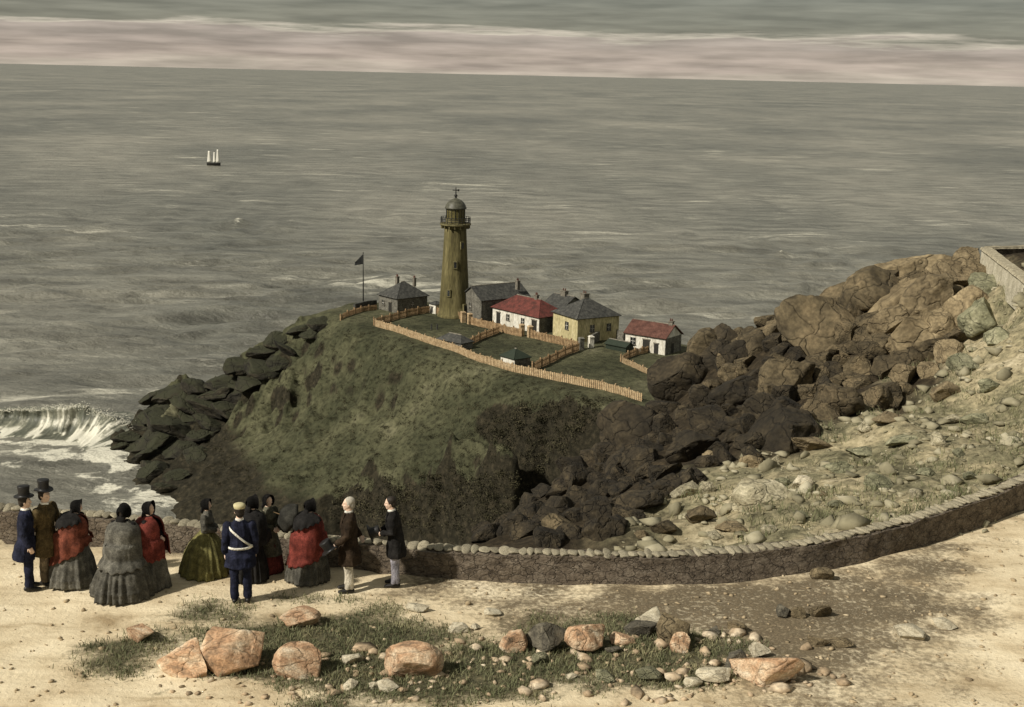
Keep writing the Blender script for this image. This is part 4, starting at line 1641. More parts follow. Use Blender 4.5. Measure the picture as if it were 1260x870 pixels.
fence('long pale front paling fence running across the foot of the yards', ((461, 401), (500, 413), (545, 428), (590, 445), (630, 457), (690, 470), (740, 480), (790, 494)), 1.5, 'timber_pale')
fence('brown fence climbing from the front corner to the lighthouse', ((461, 400), (500, 390), (530, 384), (566, 393), (570, 396)), 1.6)
fence('paling fence along the front of the red roofed cottage', ((578, 399), (620, 409), (642, 414)), 1.7)
fence('short fence between cottage gate and yellow house gate', ((653, 416), (690, 424), (714, 430)), 1.7)
fence('dividing fence between the lawn nearest the tower and the middle yard', ((568, 430), (590, 419), (614, 409)), 1.5)
fence('dividing fence running from the front fence up to the yellow house', ((656, 457), (685, 443), (713, 431)), 1.7)
fence('fence bordering the path to the end cottage', ((765, 445), (782, 438), (800, 433)), 1.3)
fence('fence running from the cottage path down towards the boulder ridge', ((765, 446), (790, 458), (822, 470)), 1.1, 'timber_pale')
fence('weathered fence descending from the lookout hut to the seaward edge', ((420, 392), (445, 384), (464, 381)), 1.2)

for (px, py), lab in (((570, 397), 'stone gate pier nearest the lighthouse door'), ((578, 399), 'stone gate pier at the left end of the cottage fence'), ((642, 413), 'left gate pier before the red roofed cottage'),
                      ((652, 415), 'right gate pier before the red roofed cottage'), ((715, 430), 'dark gate pier at the corner below the yellow house'), ((727, 428), 'white gate pier to the right of the yellow house')):
    p = at_z(px, py, TOP)
    g_ = empty('gate_pier', p)
    tag(g_, lab, 'gate pier', 'gate piers of the yards')
    mm = M['white_wash'] if lab.startswith('white') else (M['grey_wall'] if lab.startswith('dark') else M['timber_pale'])
    obj('shaft', box_mesh('shaft', (0, 0, 1.0), (.95, .95, 2.6), .4), mm, g_)
    obj('cap', box_mesh('cap', (0, 0, 2.42), (1.15, 1.15, .22), .4, top=(.6, .6)), mm, g_)

w_ = empty('flagstaff_wall', (0, 0, 0))
tag(w_, 'dark low stone wall round the foot of the flagpole', 'wall')
ln = catmull([at_z(436, 384, TOP), at_z(450, 380.5, TOP), at_z(463, 379, TOP)], 8)
sweep_wall('wall_face', ln, [1.9] * len(ln), .6, M['slate'], w_, base=-1)
w_ = empty('garden_wall', (0, 0, 0))
tag(w_, 'grey garden wall running from the yellow house towards the end cottage', 'wall')
ln = catmull([at_z(727, 424, TOP), at_z(748, 415, TOP), at_z(768, 420, TOP)], 8)
sweep_wall('wall_face', ln, [2.0] * len(ln), .5, M['grey_wall'], w_, base=-1)

# two small standing stones on the first lawn
for px, lab in ((531, 'small dark post standing left on the lawn below the lighthouse'), (538, 'small dark post standing right on the lawn below the lighthouse')):
    p = at_z(px, 405, TOP)
    o = tag(obj('lawn_post', box_mesh('lawn_post', (0, 0, .5), (.35, .3, 1.3), .3, top=(.7, .7), bevel=.05), M['slate']), lab, 'post', 'posts on the lawn')
    o.location = p

# ------------------------------------------------------------------ ship
sp0 = at_z(263, 203.5, SEA)
ship = empty('sailing_ship', sp0, rad(-4))
tag(ship, 'distant three-masted ship with white sails far out on the sea', 'ship')
k_ = sp0.length / FPX
M['hull'] = mat('hull_paint', [(.012, .012, .01), (.025, .024, .02)], 1, .6, .1)
M['sail'] = mat('sail_canvas', [(.62, .60, .52), (.74, .72, .63)], .6, .9, .2, 3, .05)
Ls = 16.5 * k_
bm = bmesh.new()
rings = []
for i in range(13):
    f = i / 12
    x = (f - .5) * Ls
    w = 1.7 * max(.05, math.sin(math.pi * min(1, (f * .93 + .07)))) ** .6
    sh = .35 * (2 * f - 1) ** 2
    rings.append([bm.verts.new((x, y * w, z)) for y, z in ((-1, 2.2 + sh), (-.95, 1.0), (-.5, -.4), (.5, -.4), (.95, 1.0), (1, 2.2 + sh))])
for a, b in zip(rings, rings[1:]):
    for q in range(6):
        bm.faces.new((a[q], a[(q + 1) % 6], b[(q + 1) % 6], b[q]))
bm.faces.new(rings[0])
bm.faces.new(rings[-1][::-1])
obj('hull', bm_mesh('hull', bm), M['hull'], ship)
for fx, hh, wd_ in ((-.33, 13.0, 4.0), (.05, 12.0, 3.0), (.30, 14.5, 3.3)):
    bm = bmesh.new()
    tube(bm, [(fx * Ls, 0, 1, .16), (fx * Ls, 0, hh + 1, .08)], segs=6)
    ms = obj('mast', bm_mesh('mast', bm), M['hull'], ship)
    vs = []
    for j in range(9):
        for i in range(7):
            u, v = i / 6 - .5, j / 8
            ww = wd_ * (1 - .55 * v)
            vs.append((fx * Ls + u * ww + .25, -.25 - .7 * (1 - (2 * u) ** 2) * (1 - .4 * v), 2.7 + v * (hh - 3)))
    s_ = obj('sail', mesh_np('sail', vs, grid_faces(7, 9)), M['sail'], ms, smooth=True)
    s_.modifiers.new('t', 'SOLIDIFY').thickness = .08
bm = bmesh.new()
tube(bm, [(Ls * .46, 0, 2.3, .14), (Ls * .62, 0, 3.6, .07)], segs=6)
obj('bowsprit', bm_mesh('bowsprit', bm), M['hull'], ship)

# ------------------------------------------------------------------ foreground rocks
FG = [
    (170, 792, 42, 27, 'rock_orange', 'small orange rock alone at the far left edge of the grass'),
    (234, 834, 66, 44, 'rock_orange', 'slanting orange slab leftmost in the foreground row of big rocks'),
    (300, 832, 88, 60, 'rock_orange', 'biggest faceted orange and grey rock, second in the foreground row'),
    (371, 836, 62, 38, 'rock_orange', 'orange rock with flat grey top, third in the foreground row'),
    (434, 819, 24, 20, 'rock_white', 'small white stone between two large orange rocks'),
    (506, 838, 72, 44, 'rock_orange', 'large cracked pale and orange rock below the two gentlemen'),
    (369, 775, 46, 22, 'rock_orange', 'low orange rock on the path edge below the officer'),
    (478, 851, 26, 14, 'rock_white', 'flat white pebble in the front grass left of centre'),
    (432, 850, 18, 16, 'rock_white', 'tiny white stone below the third foreground rock'),
    (460, 848, 14, 10, 'rock_white', 'tiny pale pebble beside the flat white one'),
    (630, 804, 36, 30, 'rock_orange', 'rounded orange rock at the left end of the middle cluster'),
    (672, 806, 54, 36, 'rock_grey', 'dark grey rock between two orange rocks of the middle cluster'),
    (722, 808, 50, 38, 'rock_orange', 'upright orange rock with dark side in the middle cluster'),
    (763, 797, 36, 18, 'rock_orange', 'flat pinkish rock lying right of the upright orange one'),
    (786, 788, 40, 26, 'rock_grey', 'dark rock tucked under the white-topped stone'),
    (803, 778, 38, 28, 'rock_white', 'white-topped stone at the back of the middle cluster'),
    (834, 803, 46, 42, 'rock_tan', 'tall brown banded boulder at the right of the middle cluster'),
    (838, 806, 26, 22, 'rock_orange', 'small pinkish stone leaning on the brown banded boulder'),
    (755, 806, 22, 10, 'rock_grey', 'small flat grey stone before the middle cluster'),
    (664, 818, 22, 14, 'rock_green', 'small greenish stone in the grass below the middle cluster'),
    (797, 840, 30, 16, 'rock_green', 'pale green stone low in the front grass'),
    (745, 841, 26, 12, 'rock_green', 'second pale green stone low in the front grass, further left'),
    (703, 838, 14, 8, 'rock_white', 'tiny white pebble left of the pale green stones'),
    (940, 845, 84, 38, 'rock_orange', 'wide flat orange slab in the bottom right foreground'),
    (903, 828, 28, 24, 'rock_grey', 'grey stone standing at the left of the orange slab'),
    (932, 815, 28, 18, 'rock_white', 'pale grey stone behind the orange slab'),
    (880, 842, 44, 18, 'rock_white', 'flat white slab left of the orange slab'),
    (850, 846, 26, 14, 'rock_white', 'small white slab furthest left beside the orange one'),
    (904, 780, 26, 18, 'rock_tan', 'small tan stone on the darkened ground right of the cluster'),
    (880, 782, 16, 10, 'rock_grey', 'tiny dark stone on the darkened ground right of the cluster'),
    (965, 764, 18, 16, 'rock_grey', 'dark stone leftmost of three on the darkened ground'),
    (983, 763, 20, 12, 'rock_tan', 'middle stone of three on the darkened ground'),
    (1009, 762, 26, 20, 'rock_tan', 'rightmost tan stone of three on the darkened ground'),
    (1010, 716, 28, 14, 'rock_tan', 'flat tan stone close under the curving parapet'),
    (1118, 786, 34, 16, 'rock_white', 'flat pale stone on the sand at the far right'),
    (1163, 770, 26, 10, 'rock_white', 'rightmost low pale stone on the sand'),
    (1035, 801, 26, 12, 'rock_tan', 'small tan stone on the sand right of the orange slab'),
    (1005, 798, 26, 12, 'rock_tan', 'low tan stone at the edge of the darkened ground'),
    (562, 779, 28, 12, 'rock_white', 'low white stone at the grass edge below the parapet'),
    (585, 776, 12, 8, 'rock_white', 'tiny white stone beside the low one at the grass edge'),
    (515, 754, 30, 10, 'rock_white', 'flat sandy stone on the path below the two gentlemen'),
    (604, 757, 26, 9, 'rock_white', 'flat sandy stone on the path right of the gentlemen'),
]
for i, (px, py, w_, h_, mn, lab) in enumerate(FG):
    p = at_z(px, py - h_ * .22, 0.0)
    k_ = p.length / FPX
    w, h = w_ * k_ * 1.22, h_ * k_ * 1.32
    o = put_rock('rock', Vector((p.x, p.y, float(near_at(p.x, p.y)))), (w, max(w * .6, h * .8), h), mn, None, sink=.22, tilt=10, i=14 + i % 14, rz=random.uniform(-.5, .5))
    tag(o, lab, 'rock', 'loose rocks in the foreground')

# ------------------------------------------------------------------ grass, gravel and heather
def blades(name, pts, hmin, hmax, wid, m, per=9, spread=.10, seed=1, kind='stuff'):
    r = np.random.RandomState(seed)
    n = len(pts) * per
    base = np.repeat(np.asarray(pts), per, 0) + np.c_[r.normal(0, spread, (n, 2)), np.zeros(n)]
    a = r.uniform(0, 2 * math.pi, n)
    hgt = r.uniform(hmin, hmax, n)
    lean = r.normal(0, .5, (n, 2)) * hgt[:, None]
    dx, dy = np.cos(a) * wid / 2, np.sin(a) * wid / 2
    v0 = base + np.c_[-dx, -dy, np.zeros(n)]
    v1 = base + np.c_[dx, dy, np.zeros(n)]
    mid = base + np.c_[lean * .35, hgt * .6]
    v2 = mid + np.c_[dx * .8, dy * .8, np.zeros(n)]
    v3 = mid + np.c_[-dx * .8, -dy * .8, np.zeros(n)]
    tip = base + np.c_[lean, hgt]
    co_ = np.stack([v0, v1, v2, v3, tip], 1).reshape(-1, 3)
    k = np.arange(n) * 5
    tri = np.concatenate([np.stack([k, k + 1, k + 2], 1), np.stack([k, k + 2, k + 3], 1), np.stack([k + 3, k + 2, k + 4], 1)])
    o = obj(name, mesh_np(name, co_, tri), m)
    o['kind'] = kind
    return o


M['grass'] = mat('grass_blades', [(.075, .085, .042), (.16, .165, .085), (.30, .27, .15)], 1.4, .8, 0, world=True, spec=.2)
M['heather'] = mat('heather', [(.022, .021, .012), (.048, .044, .025), (.095, .085, .048)], .15, .9, 0, world=True, spec=.1)
r_ = np.random.RandomState(9)
pool = np.argwhere((GG > .45) & (GY < yw(GX) - 1))
sel = pool[r_.randint(0, len(pool), 2000)]
pts = []
for j, i in sel:
    x, y = gx[i] + r_.uniform(-.15, .15), gy[j] + r_.uniform(-.15, .15)
    pts.append((x, y, float(near_at(x, y)) - .01))
tag(blades('grass', pts, .03, .12, .013, M['grass'], 11, .11, 2), 'short dull green grass among the foreground rocks', 'grass')
pool = np.argwhere((GD < .4) & (GY > yw(GX) + .6) & (GY < 62) & (GX < 26) & (GX > 2))
sel = pool[r_.randint(0, len(pool), 1500)]
pts = []
for j, i in sel:
    x, y = gx[i] + r_.uniform(-.15, .15), gy[j] + r_.uniform(-.15, .15)
    if fbm(x / 2.0, y / 2.0, octv=3) < .1:
        continue
    pts.append((x, y, float(near_at(x, y)) - .01))
tag(blades('turf_grass', pts, .08, .24, .02, M['grass'], 9, .14, 3), 'tufted grass between the pale stones beyond the parapet', 'grass')

# loose gravel on the path
def pebbles(name, n, poly, smin, smax, m, seed, zf):
    r = np.random.RandomState(seed)
    xs = [p.x for p in poly]
    ys = [p.y for p in poly]
    bm = bmesh.new()
    bmesh.ops.create_icosphere(bm, subdivisions=1, radius=1)
    base = np.array([v.co[:] for v in bm.verts])
    fcs = np.array([[v.index for v in f.verts] for f in bm.faces])
    bm.free()
    co_, fa = [], []
    pp = [(p.x, p.y) for p in poly]
    k = 0
    while k < n:
        x, y = r.uniform(min(xs), max(xs)), r.uniform(min(ys), max(ys))
        if not in_poly(x, y, pp):
            continue
        s = smin * (smax / smin) ** (r.rand() ** 4)
        v = base * (1 + r.uniform(-.5, .5, (len(base), 1))) * (s, s * r.uniform(.5, 1), s * r.uniform(.25, .7))
        a = r.uniform(0, 6.28)
        v = v @ np.array([[math.cos(a), math.sin(a), 0], [-math.sin(a), math.cos(a), 0], [0, 0, 1]])
        co_.append(v + (x, y, float(zf(x, y)) + s * .2))
        fa.append(fcs + k * len(base))
        k += 1
    o = obj(name, mesh_np(name, np.concatenate(co_), np.concatenate(fa)), m)
    o['kind'] = 'stuff'
    return o


fgp = [at_z(*q, 0) for q in ((-20, 690), (300, 700), (560, 712), (880, 716), (1120, 690), (1290, 640), (1290, 872), (-20, 872))]
tag(pebbles('gravel', 3000, fgp, .006, .06, mat('gravel', [(.14, .11, .07), (.36, .28, .17), (.56, .47, .32)], 1.7, .95, 0, world=True), 5, near_at), 'scattered small gravel over the sandy path', 'gravel')
rbp = [at_z(*q, 0) for q in ((190, 850), (380, 800), (560, 790), (700, 776), (880, 775), (1000, 800), (1060, 850), (800, 866), (300, 866))]
tag(pebbles('stones', 260, rbp, .05, .19, mat('loose_stones', [(.12, .095, .06), (.40, .30, .19), (.62, .54, .40)], 1.1, .95, .5, 8, .02, world=True, fine=14), 15, near_at), 'small pale stones scattered through the foreground grass', 'stones')
hlp = [p for p in pale_poly]
tag(pebbles('scree', 2600, hlp, .03, .34, mat('scree', [(.10, .09, .055), (.26, .235, .15), (.46, .42, .30)], .9, .95, .5, 6, .03, world=True), 6, near_at), 'small broken stones strewn over the slope beyond the parapet', 'scree')


def scrub(name, pix_poly, n, smin, smax, seed, label):
    r = random.Random(seed)
    xs = [q[0] for q in pix_poly]
    ys = [q[1] for q in pix_poly]
    co_, fa = [], []
    k = 0
    tries = 0
    nr = np.random.RandomState(seed)
    while k < n and tries < n * 8:
        tries += 1
        px, py = r.uniform(min(xs), max(xs)), r.uniform(min(ys), max(ys))
        if not in_poly(px, py, pix_poly):
            continue
        p = hit(px, py, head_at, 195, 330, 260)
        if p is None or p.z < SEA + 3:
            continue
        s = r.uniform(smin, smax)
        q = 34
        c = nr.normal(0, .45, (q, 3)) * (s, s, s * .55) + (p.x, p.y, p.z + s * .25)
        d1 = nr.normal(0, 1, (q, 3))
        d1 /= np.linalg.norm(d1, axis=1)[:, None]
        d2 = np.cross(d1, nr.normal(0, 1, (q, 3)))
        d2 /= np.linalg.norm(d2, axis=1)[:, None] + 1e-6
        ls = s * nr.uniform(.09, .2, (q, 1))
        v = np.stack([c - d1 * ls, c + d2 * ls * .6, c + d1 * ls, c - d2 * ls * .6], 1).reshape(-1, 3)
        b0 = k * q * 4
        fa.append(np.arange(q)[:, None] * 4 + np.arange(4)[None] + b0)
        co_.append(v)
        k += 1
    o = obj(name, mesh_np(name, np.concatenate(co_), np.concatenate(fa)), M['heather'])
    return tag(o, label, 'scrub', kind='stuff')


scrub('cliff_scrub', [(415, 598), (540, 584), (592, 590), (640, 585), (636, 560), (575, 535), (640, 503), (735, 488), (770, 500), (700, 560), (600, 665), (400, 660)], 650, .5, 1.3, 3, 'dark scrub clinging to the front cliff and the gully')
scrub('heather', [(300, 450), (380, 400), (460, 408), (560, 440), (780, 500), (640, 510), (600, 540), (640, 570), (560, 585), (400, 600), (240, 610), (210, 560)], 1500, .25, .8, 4, 'low dark heather speckling the headland slope')


# ------------------------------------------------------------------ people
def cloth(name, c, rough=.9):
    return mat('cloth_' + name, [tuple(v * .45 for v in c), tuple(v * .95 for v in c), tuple(v * 1.75 for v in c)], 6, rough, .35, 60, .006, spec=.15, fine=40)


SKIN = mat('skin', [(.62, .43, .31), (.70, .51, .39), (.74, .56, .44)], 8, .6, .1, 60, .002, spec=.3)
CL = {
    'navy': cloth('navy', (.014, .016, .031)), 'navy_light': cloth('navy_light', (.04, .045, .095)), 'brown': cloth('brown', (.085, .062, .028)), 'drab': cloth('drab', (.16, .125, .08)), 'black': cloth('black', (.014, .013, .012)),
    'darkbrown': cloth('darkbrown', (.030, .020, .012)), 'red': cloth('red', (.135, .030, .022)), 'darkred': cloth('darkred', (.11, .026, .022)), 'rust': cloth('rust', (.13, .040, .024)), 'grey': cloth('grey', (.12, .115, .095)), 'darkgrey': cloth('darkgrey', (.08, .076, .062)),
    'midgrey': cloth('midgrey', (.105, .10, .082)), 'olive': cloth('olive', (.13, .12, .045)), 'cream': cloth('cream', (.60, .55, .44)), 'lavender': cloth('lavender', (.27, .26, .29)), 'white': cloth('white', (.70, .68, .60)),
    'greengrey': cloth('greengrey', (.075, .072, .05)),
}
HAIR_D = mat('hair_dark', [(.012, .009, .006), (.03, .022, .015)], 30, .6, .6, 90, .01, stretch=(1, 1, .3))
HAIR_W = mat('hair_white', [(.30, .27, .22), (.48, .45, .37)], 30, .7, .6, 90, .01, stretch=(1, 1, .3))
HAT = mat('hat_silk', [(.010, .010, .010), (.022, .021, .02)], 10, .45, .1, 50, .004)
BOOT = mat('boot_leather', [(.010, .009, .008), (.02, .018, .015)], 10, .45, .2, 50, .004)


def add_hand(bm, wrist, d, palm, s=1.0, curl=.5, thumb_side=1):
    """wrist point, pointing direction d, palm normal: palm, four curled fingers and a thumb"""
    d = Vector(d).normalized()
    n = (Vector(palm) - d * Vector(palm).dot(d)).normalized()
    u = d.cross(n) * thumb_side
    w = Vector(wrist)
    tube(bm, [(*w, .026 * s, .022 * s), (*(w + d * .035 * s), .038 * s, .018 * s), (*(w + d * .085 * s), .042 * s, .016 * s)], side=u, segs=10)
    for k, (off, ln) in enumerate(((.032, .072), (.011, .082), (-.011, .076), (-.031, .058))):
        b = w + d * .085 * s + u * off * s
        a0, a1 = curl, curl * 2.0
        j1 = b + (d * math.cos(a0 * .6) + n * math.sin(a0 * .6)) * ln * .45 * s
        j2 = j1 + (d * math.cos(a0 * 1.4) + n * math.sin(a0 * 1.4)) * ln * .32 * s
        j3 = j2 + (d * math.cos(a1) + n * math.sin(a1)) * ln * .25 * s
        tube(bm, [(*b, .0098 * s), (*j1, .0092 * s), (*j2, .0086 * s), (*j3, .0078 * s)], side=u, segs=8)
    b = w + d * .028 * s + u * .034 * s
    j1 = b + (d * .75 + u * .65).normalized() * .034 * s
    j2 = j1 + (d * .9 + u * .15 + n * .45).normalized() * .030 * s
    tube(bm, [(*b, .012 * s), (*j1, .0105 * s), (*j2, .009 * s)], side=n, segs=8)


def add_head(bm, c, turn=0.0, nod=0.0):
    """face looks along +Y"""
    R = Matrix.Rotation(turn, 3, 'Z') @ Matrix.Rotation(nod, 3, 'X')
    c = Vector(c)
    P = lambda x, y, z: c + R @ Vector((x, y, z))
    ellip(bm, P(0, -.012, .03), (.076, .096, .092), 3, R)
    ellip(bm, P(0, .018, -.03), (.062, .072, .082), 3, R)
    ellip(bm, P(0, .062, -.088), (.032, .026, .022), 2, R)        # chin
    ellip(bm, P(0, .078, .030), (.052, .016, .014), 2, R)         # brow
    tube(bm, [(*P(0, .082, .022), .010), (*P(0, .100, -.008), .013), (*P(0, .103, -.022), .016), (*P(0, .086, -.030), .012)], segs=8)   # nose
    ellip(bm, P(0, .086, -.052), (.024, .010, .006), 2, R)        # lips
    ellip(bm, P(0, .085, -.062), (.020, .010, .007), 2, R)
    for s in (-1, 1):
        ellip(bm, P(.030 * s, .076, .012), (.013, .010, .009), 2, R)     # eyeballs under the lids
        ellip(bm, P(.038 * s, .066, -.022), (.022, .018, .016), 2, R)    # cheekbones
        ellip(bm, P(.078 * s, -.005, -.005), (.010, .020, .032), 2, R)   # ears
    return R


def bend_fn(lean, z0=.93):
    def f(p):
        p = Vector(p)
        k = float(sstep(z0 - .12, z0 + .12, p.z))
        if k <= 0 or lean == 0:
            return p
        q = p - Vector((0, 0, z0))
        q.rotate(Matrix.Rotation(-lean * k, 3, 'X'))
        return q + Vector((0, 0, z0))
    return f


def bend_mesh(me, f):
    for v in me.vertices:
        v.co = f(v.co)
    return me


def crumple(me, amp, sc):
    """cloth folds pushed along the normals"""
    n = len(me.vertices)
    co_ = np.zeros(n * 3, np.float32)
    me.vertices.foreach_get('co', co_)
    co_ = co_.reshape(-1, 3)
    no = np.zeros(n * 3, np.float32)
    me.vertices.foreach_get('normal', no)
    no = no.reshape(-1, 3)
    d = amp * (ridged(co_[:, 0] * sc, co_[:, 1] * sc, co_[:, 2] * sc * .45, octv=3) - .2)
    co_ = co_ + no * d[:, None]
    me.vertices.foreach_set('co', co_.astype(np.float32).ravel())
    me.update()


def arm_chain(s, sh, el, wr):
    return [Vector(sh), Vector(el), Vector(wr)]


def body_mesh(arms, legs, head_turn=0, nod=0, hands=True, curl=.5, palms=None, bend=None):
    bm = bmesh.new()
    tube(bm, [(0, 0, .86, .15, .11), (0, 0, .95, .165, .115), (0, 0, 1.08, .14, .10), (0, .01, 1.25, .165, .12), (0, 0, 1.37, .175, .105), (0, 0, 1.43, .11, .075), (0, 0, 1.47, .06, .06)], segs=18)
    tube(bm, [(0, -.005, 1.42, .062, .062), (0, .005, 1.54, .055, .058)], segs=12)
    add_head(bm, (0, .012, 1.625), head_turn, nod)
    for i, (sh, el, wr) in enumerate(arms):
        s = -1 if i == 0 else 1
        tube(bm, [(*sh, .055), (*(Vector(sh).lerp(Vector(el), .5)), .048), (*el, .040), (*(Vector(el).lerp(Vector(wr), .4)), .038), (*wr, .027)], segs=12)
        d = (Vector(wr) - Vector(el)).normalized()
        pn = palms[i] if palms else (-s, 0, -.2)
        add_hand(bm, wr, d, pn, 1.0, curl, thumb_side=1 if s < 0 else -1)
    for hip, kn, an in legs:
        tube(bm, [(*hip, .082), (*(Vector(hip).lerp(Vector(kn), .5)), .074), (*kn, .054), (*(Vector(kn).lerp(Vector(an), .35)), .055), (*an, .036)], segs=12)
        a = Vector(an)
        tube(bm, [(a.x, a.y - .04, a.z - .045, .032, .03), (a.x, a.y + .06, a.z - .05, .038, .026), (a.x, a.y + .16, a.z - .062, .036, .016)], side=(1, 0, 0), segs=10)
    me = fuse('body', bm, .0085, 2)
    if bend:
        bend_mesh(me, bend)
    return me


def std_legs(sp=.10, stride=0.0):
    return [((-.085, 0, .90), (-sp * .95, .02 - stride * .5, .49), (-sp, -stride, .09)), ((.085, 0, .90), (sp * .95, .02 + stride * .5, .49), (sp, stride, .09))]


DOWN = [((-.195, 0, 1.39), (-.25, -.03, 1.12), (-.25, .06, .87)), ((.195, 0, 1.39), (.25, -.03, 1.12), (.25, .06, .87))]
CLASP = [((-.19, 0, 1.39), (-.25, .02, 1.13), (-.06, .22, 1.05)), ((.19, 0, 1.39), (.25, .02, 1.13), (.06, .22, 1.05))]


def hair_mesh(c, turn, nod, long_=0.0, bm=None):
    b = bmesh.new()
    R = Matrix.Rotation(turn, 3, 'Z') @ Matrix.Rotation(nod, 3, 'X')
    c = Vector(c)
    P = lambda x, y, z: c + R @ Vector((x, y, z))
    ellip(b, P(0, -.026, .048), (.084, .095, .086), 3, R)
    ellip(b, P(0, -.058, -.01), (.076, .055, .075 + long_), 3, R)
    for s in (-1, 1):
        ellip(b, P(.072 * s, -.008, .02), (.016, .036, .05), 2, R)
    return fuse('hair', b, .008, 2)


def person_root(label, px, py, height, yaw, group=None):
    p = at_z(px, py, 0.0)
    r = empty('person', (p.x, p.y, float(near_at(p.x, p.y)) + .004), rad(yaw))
    k = height / 1.745
    r.scale = (k, k, k)
    return tag(r, label, 'person', group or 'people gathered by the parapet')


def man(label, px, py, height, yaw, coat, trousers, hem=.52, arms=DOWN, hat='top', hair=None, lean=0.0, turn=0.0, nod=0.0, palms=None, curl=.5, flare=1.0, sash=False, stride=0.0, collar=True, tail=0.0):
    root = person_root(label, px, py, height, yaw)
    B = bend_fn(lean)
    legs = std_legs(.11, stride)
    obj('body', body_mesh(arms, legs, turn, nod, palms=palms, curl=curl, bend=B), SKIN, root)
    # trousers
    bm = bmesh.new()
    for hip, kn, an in legs:
        h_, k_2, a_ = Vector(hip), Vector(kn), Vector(an)
        tube(bm, [(*h_, .105), (*h_.lerp(k_2, .5), .092), (*k_2, .076), (*k_2.lerp(a_, .5), .072), (a_.x, a_.y + .01, a_.z - .005, .068, .075)], segs=14, dome=False)
    tube(bm, [(0, 0, .84, .15, .12), (0, 0, 1.02, .155, .12)], segs=16)
    me = fuse('trousers', bm, .011, 2)
    crumple(me, .010, 9)
    obj('trousers', me, CL[trousers], root)
    for hip, kn, an in legs:
        a = Vector(an)
        bm = bmesh.new()
        tube(bm, [(a.x, a.y - .055, .045, .042, .045), (a.x, a.y + .05, .045, .050, .045), (a.x, a.y + .19, .03, .042, .028)], side=(1, 0, 0), segs=12)
        tube(bm, [(a.x, a.y, .04, .05), (a.x, a.y, .15, .05)], segs=12)
        obj('boot', fuse('boot', bm, .01, 1), BOOT, root)
    # coat with sleeves
    bm = bmesh.new()
    fl_ = flare
    tube(bm, [(0, -.01 - tail, hem, .235 * fl_, .19 * fl_), (0, -.005 - tail * .6, hem + .2, .22 * fl_, .175 * fl_), (0, 0, .90, .20, .155), (0, 0, 1.06, .175, .135), (0, .01, 1.22, .195, .148), (0, 0, 1.36, .205, .125), (0, -.005, 1.43, .135, .09), (0, -.005, 1.475, .075, .078)], segs=24, dome=False)
    for sh, el, wr in arms:
        s_, e_, w_ = Vector(sh), Vector(el), Vector(wr)
        tube(bm, [(*s_, .078), (*s_.lerp(e_, .5), .070), (*e_, .062), (*e_.lerp(w_, .55), .056), (*e_.lerp(w_, .93), .050)], segs=14)
    me = fuse('coat', bm, .011, 3)
    crumple(me, .011, 8)
    bend_mesh(me, B)
    cobj = obj('coat', me, CL[coat], root)
    if collar:
        bm = bmesh.new()
        tube(bm, [(0, .004, 1.455, .076, .078), (0, .006, 1.51, .070, .074)], segs=16, dome=False)
        obj('shirt_collar', bend_mesh(fuse('shirt_collar', bm, .009, 1), B), CL['white'], root)
    for s in (-1, 1):                          # lapels
        bm = bmesh.new()
        tube(bm, [(.055 * s, .082, 1.46, .030, .012), (.085 * s, .128, 1.34, .042, .012), (.03 * s, .155, 1.18, .014, .010)], side=(1, 0, 0), segs=8)
        obj('lapel', bend_mesh(bm_mesh('lapel', bm), B), CL[coat], cobj, smooth=True)
    for z in (1.16, 1.08, 1.0):
        bm = bmesh.new()
        ellip(bm, (.02, .16, z), (.012, .006, .012), 1)
        obj('button', bend_mesh(bm_mesh('button', bm), B), BOOT, cobj, smooth=True)
    hc_ = (0, .012, 1.625)
    R = Matrix.Rotation(turn, 3, 'Z') @ Matrix.Rotation(nod, 3, 'X')
    if hair is not None:
        obj('hair', bend_mesh(hair_mesh(hc_, turn, nod, .015), B), hair, root)
    if hat == 'top':
        me = top_hat_mesh()
        for v in me.vertices:
            v.co = B(Vector(hc_) + R @ (v.co + Vector((0, -.012, .082))))
        obj('top_hat', me, HAT, root, smooth=True)
    elif hat == 'cap':
        bm = bmesh.new()
        lathe(bm, [(.083, 0), (.092, .02), (.10, .05), (.095, .075), (.06, .092), (.01, .097)], 24)
        for v in bm.verts:
            v.co = B(Vector(hc_) + R @ (Vector((v.co.x, v.co.y * 1.15 - .012, v.co.z + .05))))
        obj('cap', bm_mesh('cap', bm), mat('cap_cloth', [(.42, .37, .2), (.55, .5, .3)], 12, .9, .2), root, smooth=True)
    if sash:
        bm = bmesh.new()
        n = 40
        pr = []
        for i in range(n):
            a = 2 * math.pi * i / n
            x, y = math.cos(a), math.sin(a)
            z = 1.21 - .20 * x
            rx, ry = .212, .160
            if z > 1.36:
                rx, ry = .20, .135
            ring = [bm.verts.new((x * (rx + o_), y * (ry + o_), z + zz)) for o_, zz in ((0, -.024), (.010, -.024), (.010, .024), (0, .024))]
            pr.append(ring)
        for i in range(n):
            for q in range(4):
                bm.faces.new((pr[i][q], pr[i][(q + 1) % 4], pr[(i + 1) % n][(q + 1) % 4], pr[(i + 1) % n][q]))
        obj('sash', bend_mesh(bm_mesh('sash', bm), B), CL['white'], root, smooth=True)
        bm = bmesh.new()
        lathe(bm, [(.196, .99), (.205, .99), (.205, 1.03), (.196, 1.03), (.196, .99)], 32, caps=False)
        for v in bm.verts:
            v.co.y *= .78
        obj('belt', bm_mesh('belt', bm), CL['white'], root, smooth=True)
    return root, B


